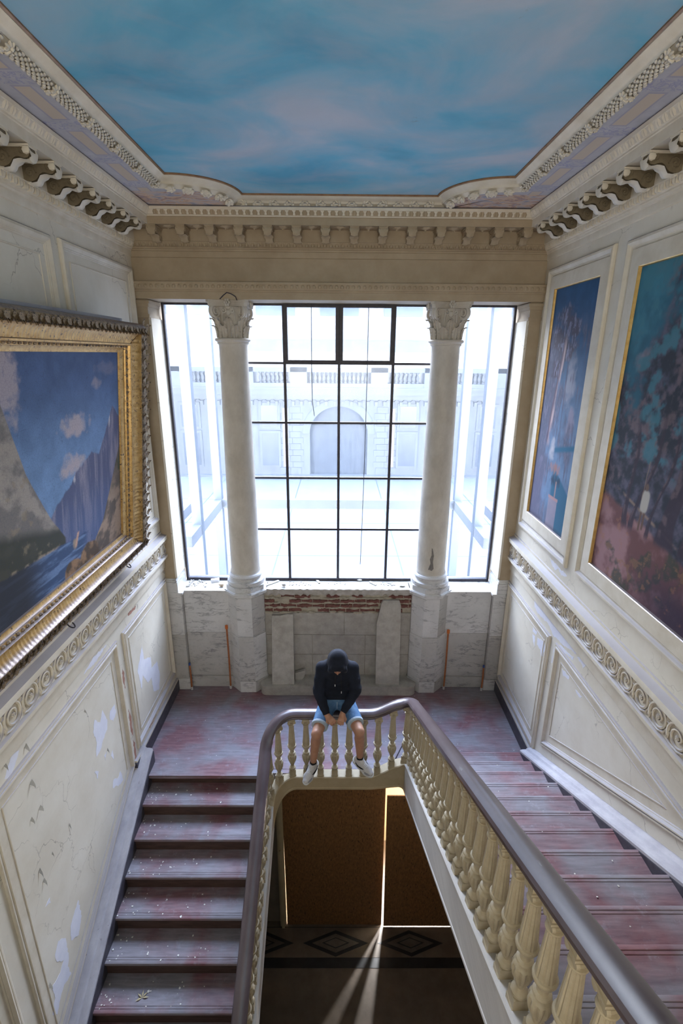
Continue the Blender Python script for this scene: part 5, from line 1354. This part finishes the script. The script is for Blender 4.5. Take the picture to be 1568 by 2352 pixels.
# wire loop on the left capital
thing(MB().tube([(-1.40, 6.31, 5.50), (-1.36, 6.335, 5.545), (-1.32, 6.34, 5.575), (-1.27, 6.335, 5.56), (-1.22, 6.33, 5.53), (-1.20, 6.31, 5.49)], .006, 5), 'wire', iron, 'bent black wire looped above the left capital', 'wire')
# dark cable on the landing behind the right corner of the rail
thing(MB().tube([(.72, 5.02, .006), (.86, 5.30, .006), (1.05, 5.62, .006), (1.15, 5.9, .006)], .005, 5), 'cable', iron, 'thin dark cable lying on the landing behind the right rail corner', 'cable')
# bare plaster where the paint has peeled, with curled edges
def peel(sx, pts, m=lilac, name='peeled_patch', t=.0012):
    m_ = MB(); q2 = random.Random(len(pts)+int(pts[0][0]*100)); P = []
    n = len(pts)
    for i in range(n):
        a, b2 = Vector(pts[i]), Vector(pts[(i+1) % n]); L = (b2-a).length; k = max(1, int(L/.025)); nr = Vector((-(b2-a).y, (b2-a).x)).normalized()
        for j in range(k): P.append(a+(b2-a)*j/k+nr*(q2.uniform(-.009, .009) if j else 0))
    f = wall_left if sx < 0 else wall_right
    m_.prism([(p.x, p.y) for p in P], 'x', sx*(WX+.001), sx*(WX-t))
    return m_.obj(name, m, f, ang=0)
PEELS_L = [
 [(3.39, -.05), (3.39, -.26), (3.30, -.38), (3.19, -.28), (3.22, -.14), (3.32, -.08)],
 [(3.04, -.04), (3.13, -.15), (3.12, -.36), (3.08, -.44), (3.10, -.58), (2.99, -.53), (2.89, -.59), (2.84, -.65), (2.79, -.55), (2.86, -.47), (2.85, -.32), (2.98, -.35), (3.05, -.31), (2.97, -.19), (2.97, -.10)],
 [(4.48, .39), (4.51, .24), (4.43, .25), (4.27, .37), (4.31, .44), (4.40, .37)], [(4.27, .87), (4.22, .79), (4.21, .86)], [(4.39, .77), (4.38, .65), (4.34, .74)], [(4.07, .80), (4.03, .74), (4.0, .86)], [(3.06, .46), (3.06, .40), (2.99, .45)],
 [(4.32, 1.35), (4.38, 1.18), (4.35, 1.08), (4.24, 1.04), (4.19, .99), (4.07, .98), (4.12, 1.11), (4.09, 1.27), (4.15, 1.37), (4.24, 1.26)],
 [(4.57, 1.22), (4.58, 1.11), (4.49, 1.06), (4.43, 1.15), (4.46, 1.22)],
 [(5.43, 1.41), (5.43, 1.21), (5.63, 1.11), (5.62, .94), (5.81, .92), (5.86, .68), (5.78, .50), (5.60, .59), (5.58, .83), (5.46, .83), (5.34, 1.04), (5.26, .89), (5.22, 1.19), (5.35, 1.33)],
 [(3.10, 1.98), (3.00, 2.0), (2.90, 1.90), (2.96, 1.86)], [(4.60, 1.95), (4.32, 1.99), (4.10, 1.94), (4.35, 1.91)],
]
PEELS_R = [
 [(5.58, 2.06), (5.38, 2.09), (5.06, 2.06), (4.69, 2.07), (4.44, 2.08), (4.32, 2.05), (4.36, 2.0), (4.53, 1.96), (4.7, 1.91), (4.83, 1.9), (4.93, 1.88), (5.1, 1.94), (5.4, 1.9), (5.51, 1.93)],
 [(4.85, 1.84), (4.69, 1.89), (4.57, 1.9), (4.43, 1.94), (4.44, 1.89), (4.59, 1.87), (4.8, 1.8), (4.83, 1.59), (4.88, 1.56)],
 [(4.38, 1.97), (4.26, 2.05), (4.08, 2.07), (4.07, 2.04), (4.19, 2.0), (4.23, 1.94), (4.29, 1.97)],
 [(5.47, 1.67), (5.34, 1.67), (5.37, 1.62), (5.47, 1.61)],
 [(5.31, 1.62), (5.12, 1.68), (5.06, 1.61), (5.13, 1.45), (5.19, 1.53), (5.3, 1.53)],
 [(4.62, 1.66), (4.45, 1.68), (4.45, 1.65), (4.58, 1.6)],
 [(4.3, 1.64), (4.16, 1.66), (4.18, 1.63), (4.26, 1.62)],
 [(5.46, 1.58), (5.38, 1.59), (5.36, 1.46), (5.43, 1.52)],
 [(5.29, 2.68), (5.02, 2.67), (4.86, 2.67), (4.83, 2.66), (4.96, 2.61), (5.04, 2.65), (5.13, 2.6), (5.24, 2.64)],
]
RED_L = [[(4.88, 1.42), (4.85, 1.50), (4.83, 1.30), (4.86, 1.2)], [(4.90, .78), (4.86, .92), (4.84, .62), (4.88, .52)], [(4.90, .40), (4.86, .48), (4.845, .16), (4.88, .12)], [(5.40, 1.98), (5.37, 1.95), (5.17, 1.97), (5.17, 2.01)], [(5.6, .235), (5.3, .25), (5.35, .225)]]
for P in PEELS_L: peel(-1, P)
for P in PEELS_R: peel(1, P)
for P in RED_L: peel(-1, P, redprimer, 'primer_patch')
# curled paint tongues still hanging from the left wall
curl = mat('curled_paint', (.26, .24, .20), (.42, .39, .34), 10, .7, .1)
for y, z, l, w in ((3.13, 1.63, .09, .06), (3.16, 1.33, .05, .06), (3.05, 1.34, .08, .04), (3.01, .84, .13, .04), (3.03, .70, .10, .04), (3.47, .79, .11, .02), (3.19, .80, .08, .02), (2.82, -.24, .08, .05), (4.0, 1.6, .05, .03), (3.16, 1.96, .10, .05), (2.92, 2.02, .10, .04), (6.35, 2.0, .07, .05), (4.28, .88, .09, .03)):
    rows = []; l, w = l*.75, w*.6
    for i in range(6):
        t = i/5; rows.append([(-WX+.003+.05*math.sin(t*2.2)*w/.05*(.4+.6*t), y+w*(1-t)*(u+.25)+.006*math.sin(3*t), z-l*t+.02*u*(1-t)) for u in (-.5, 0, .5)])
    MB().strip(rows).obj('paint_curl', curl, wall_left)
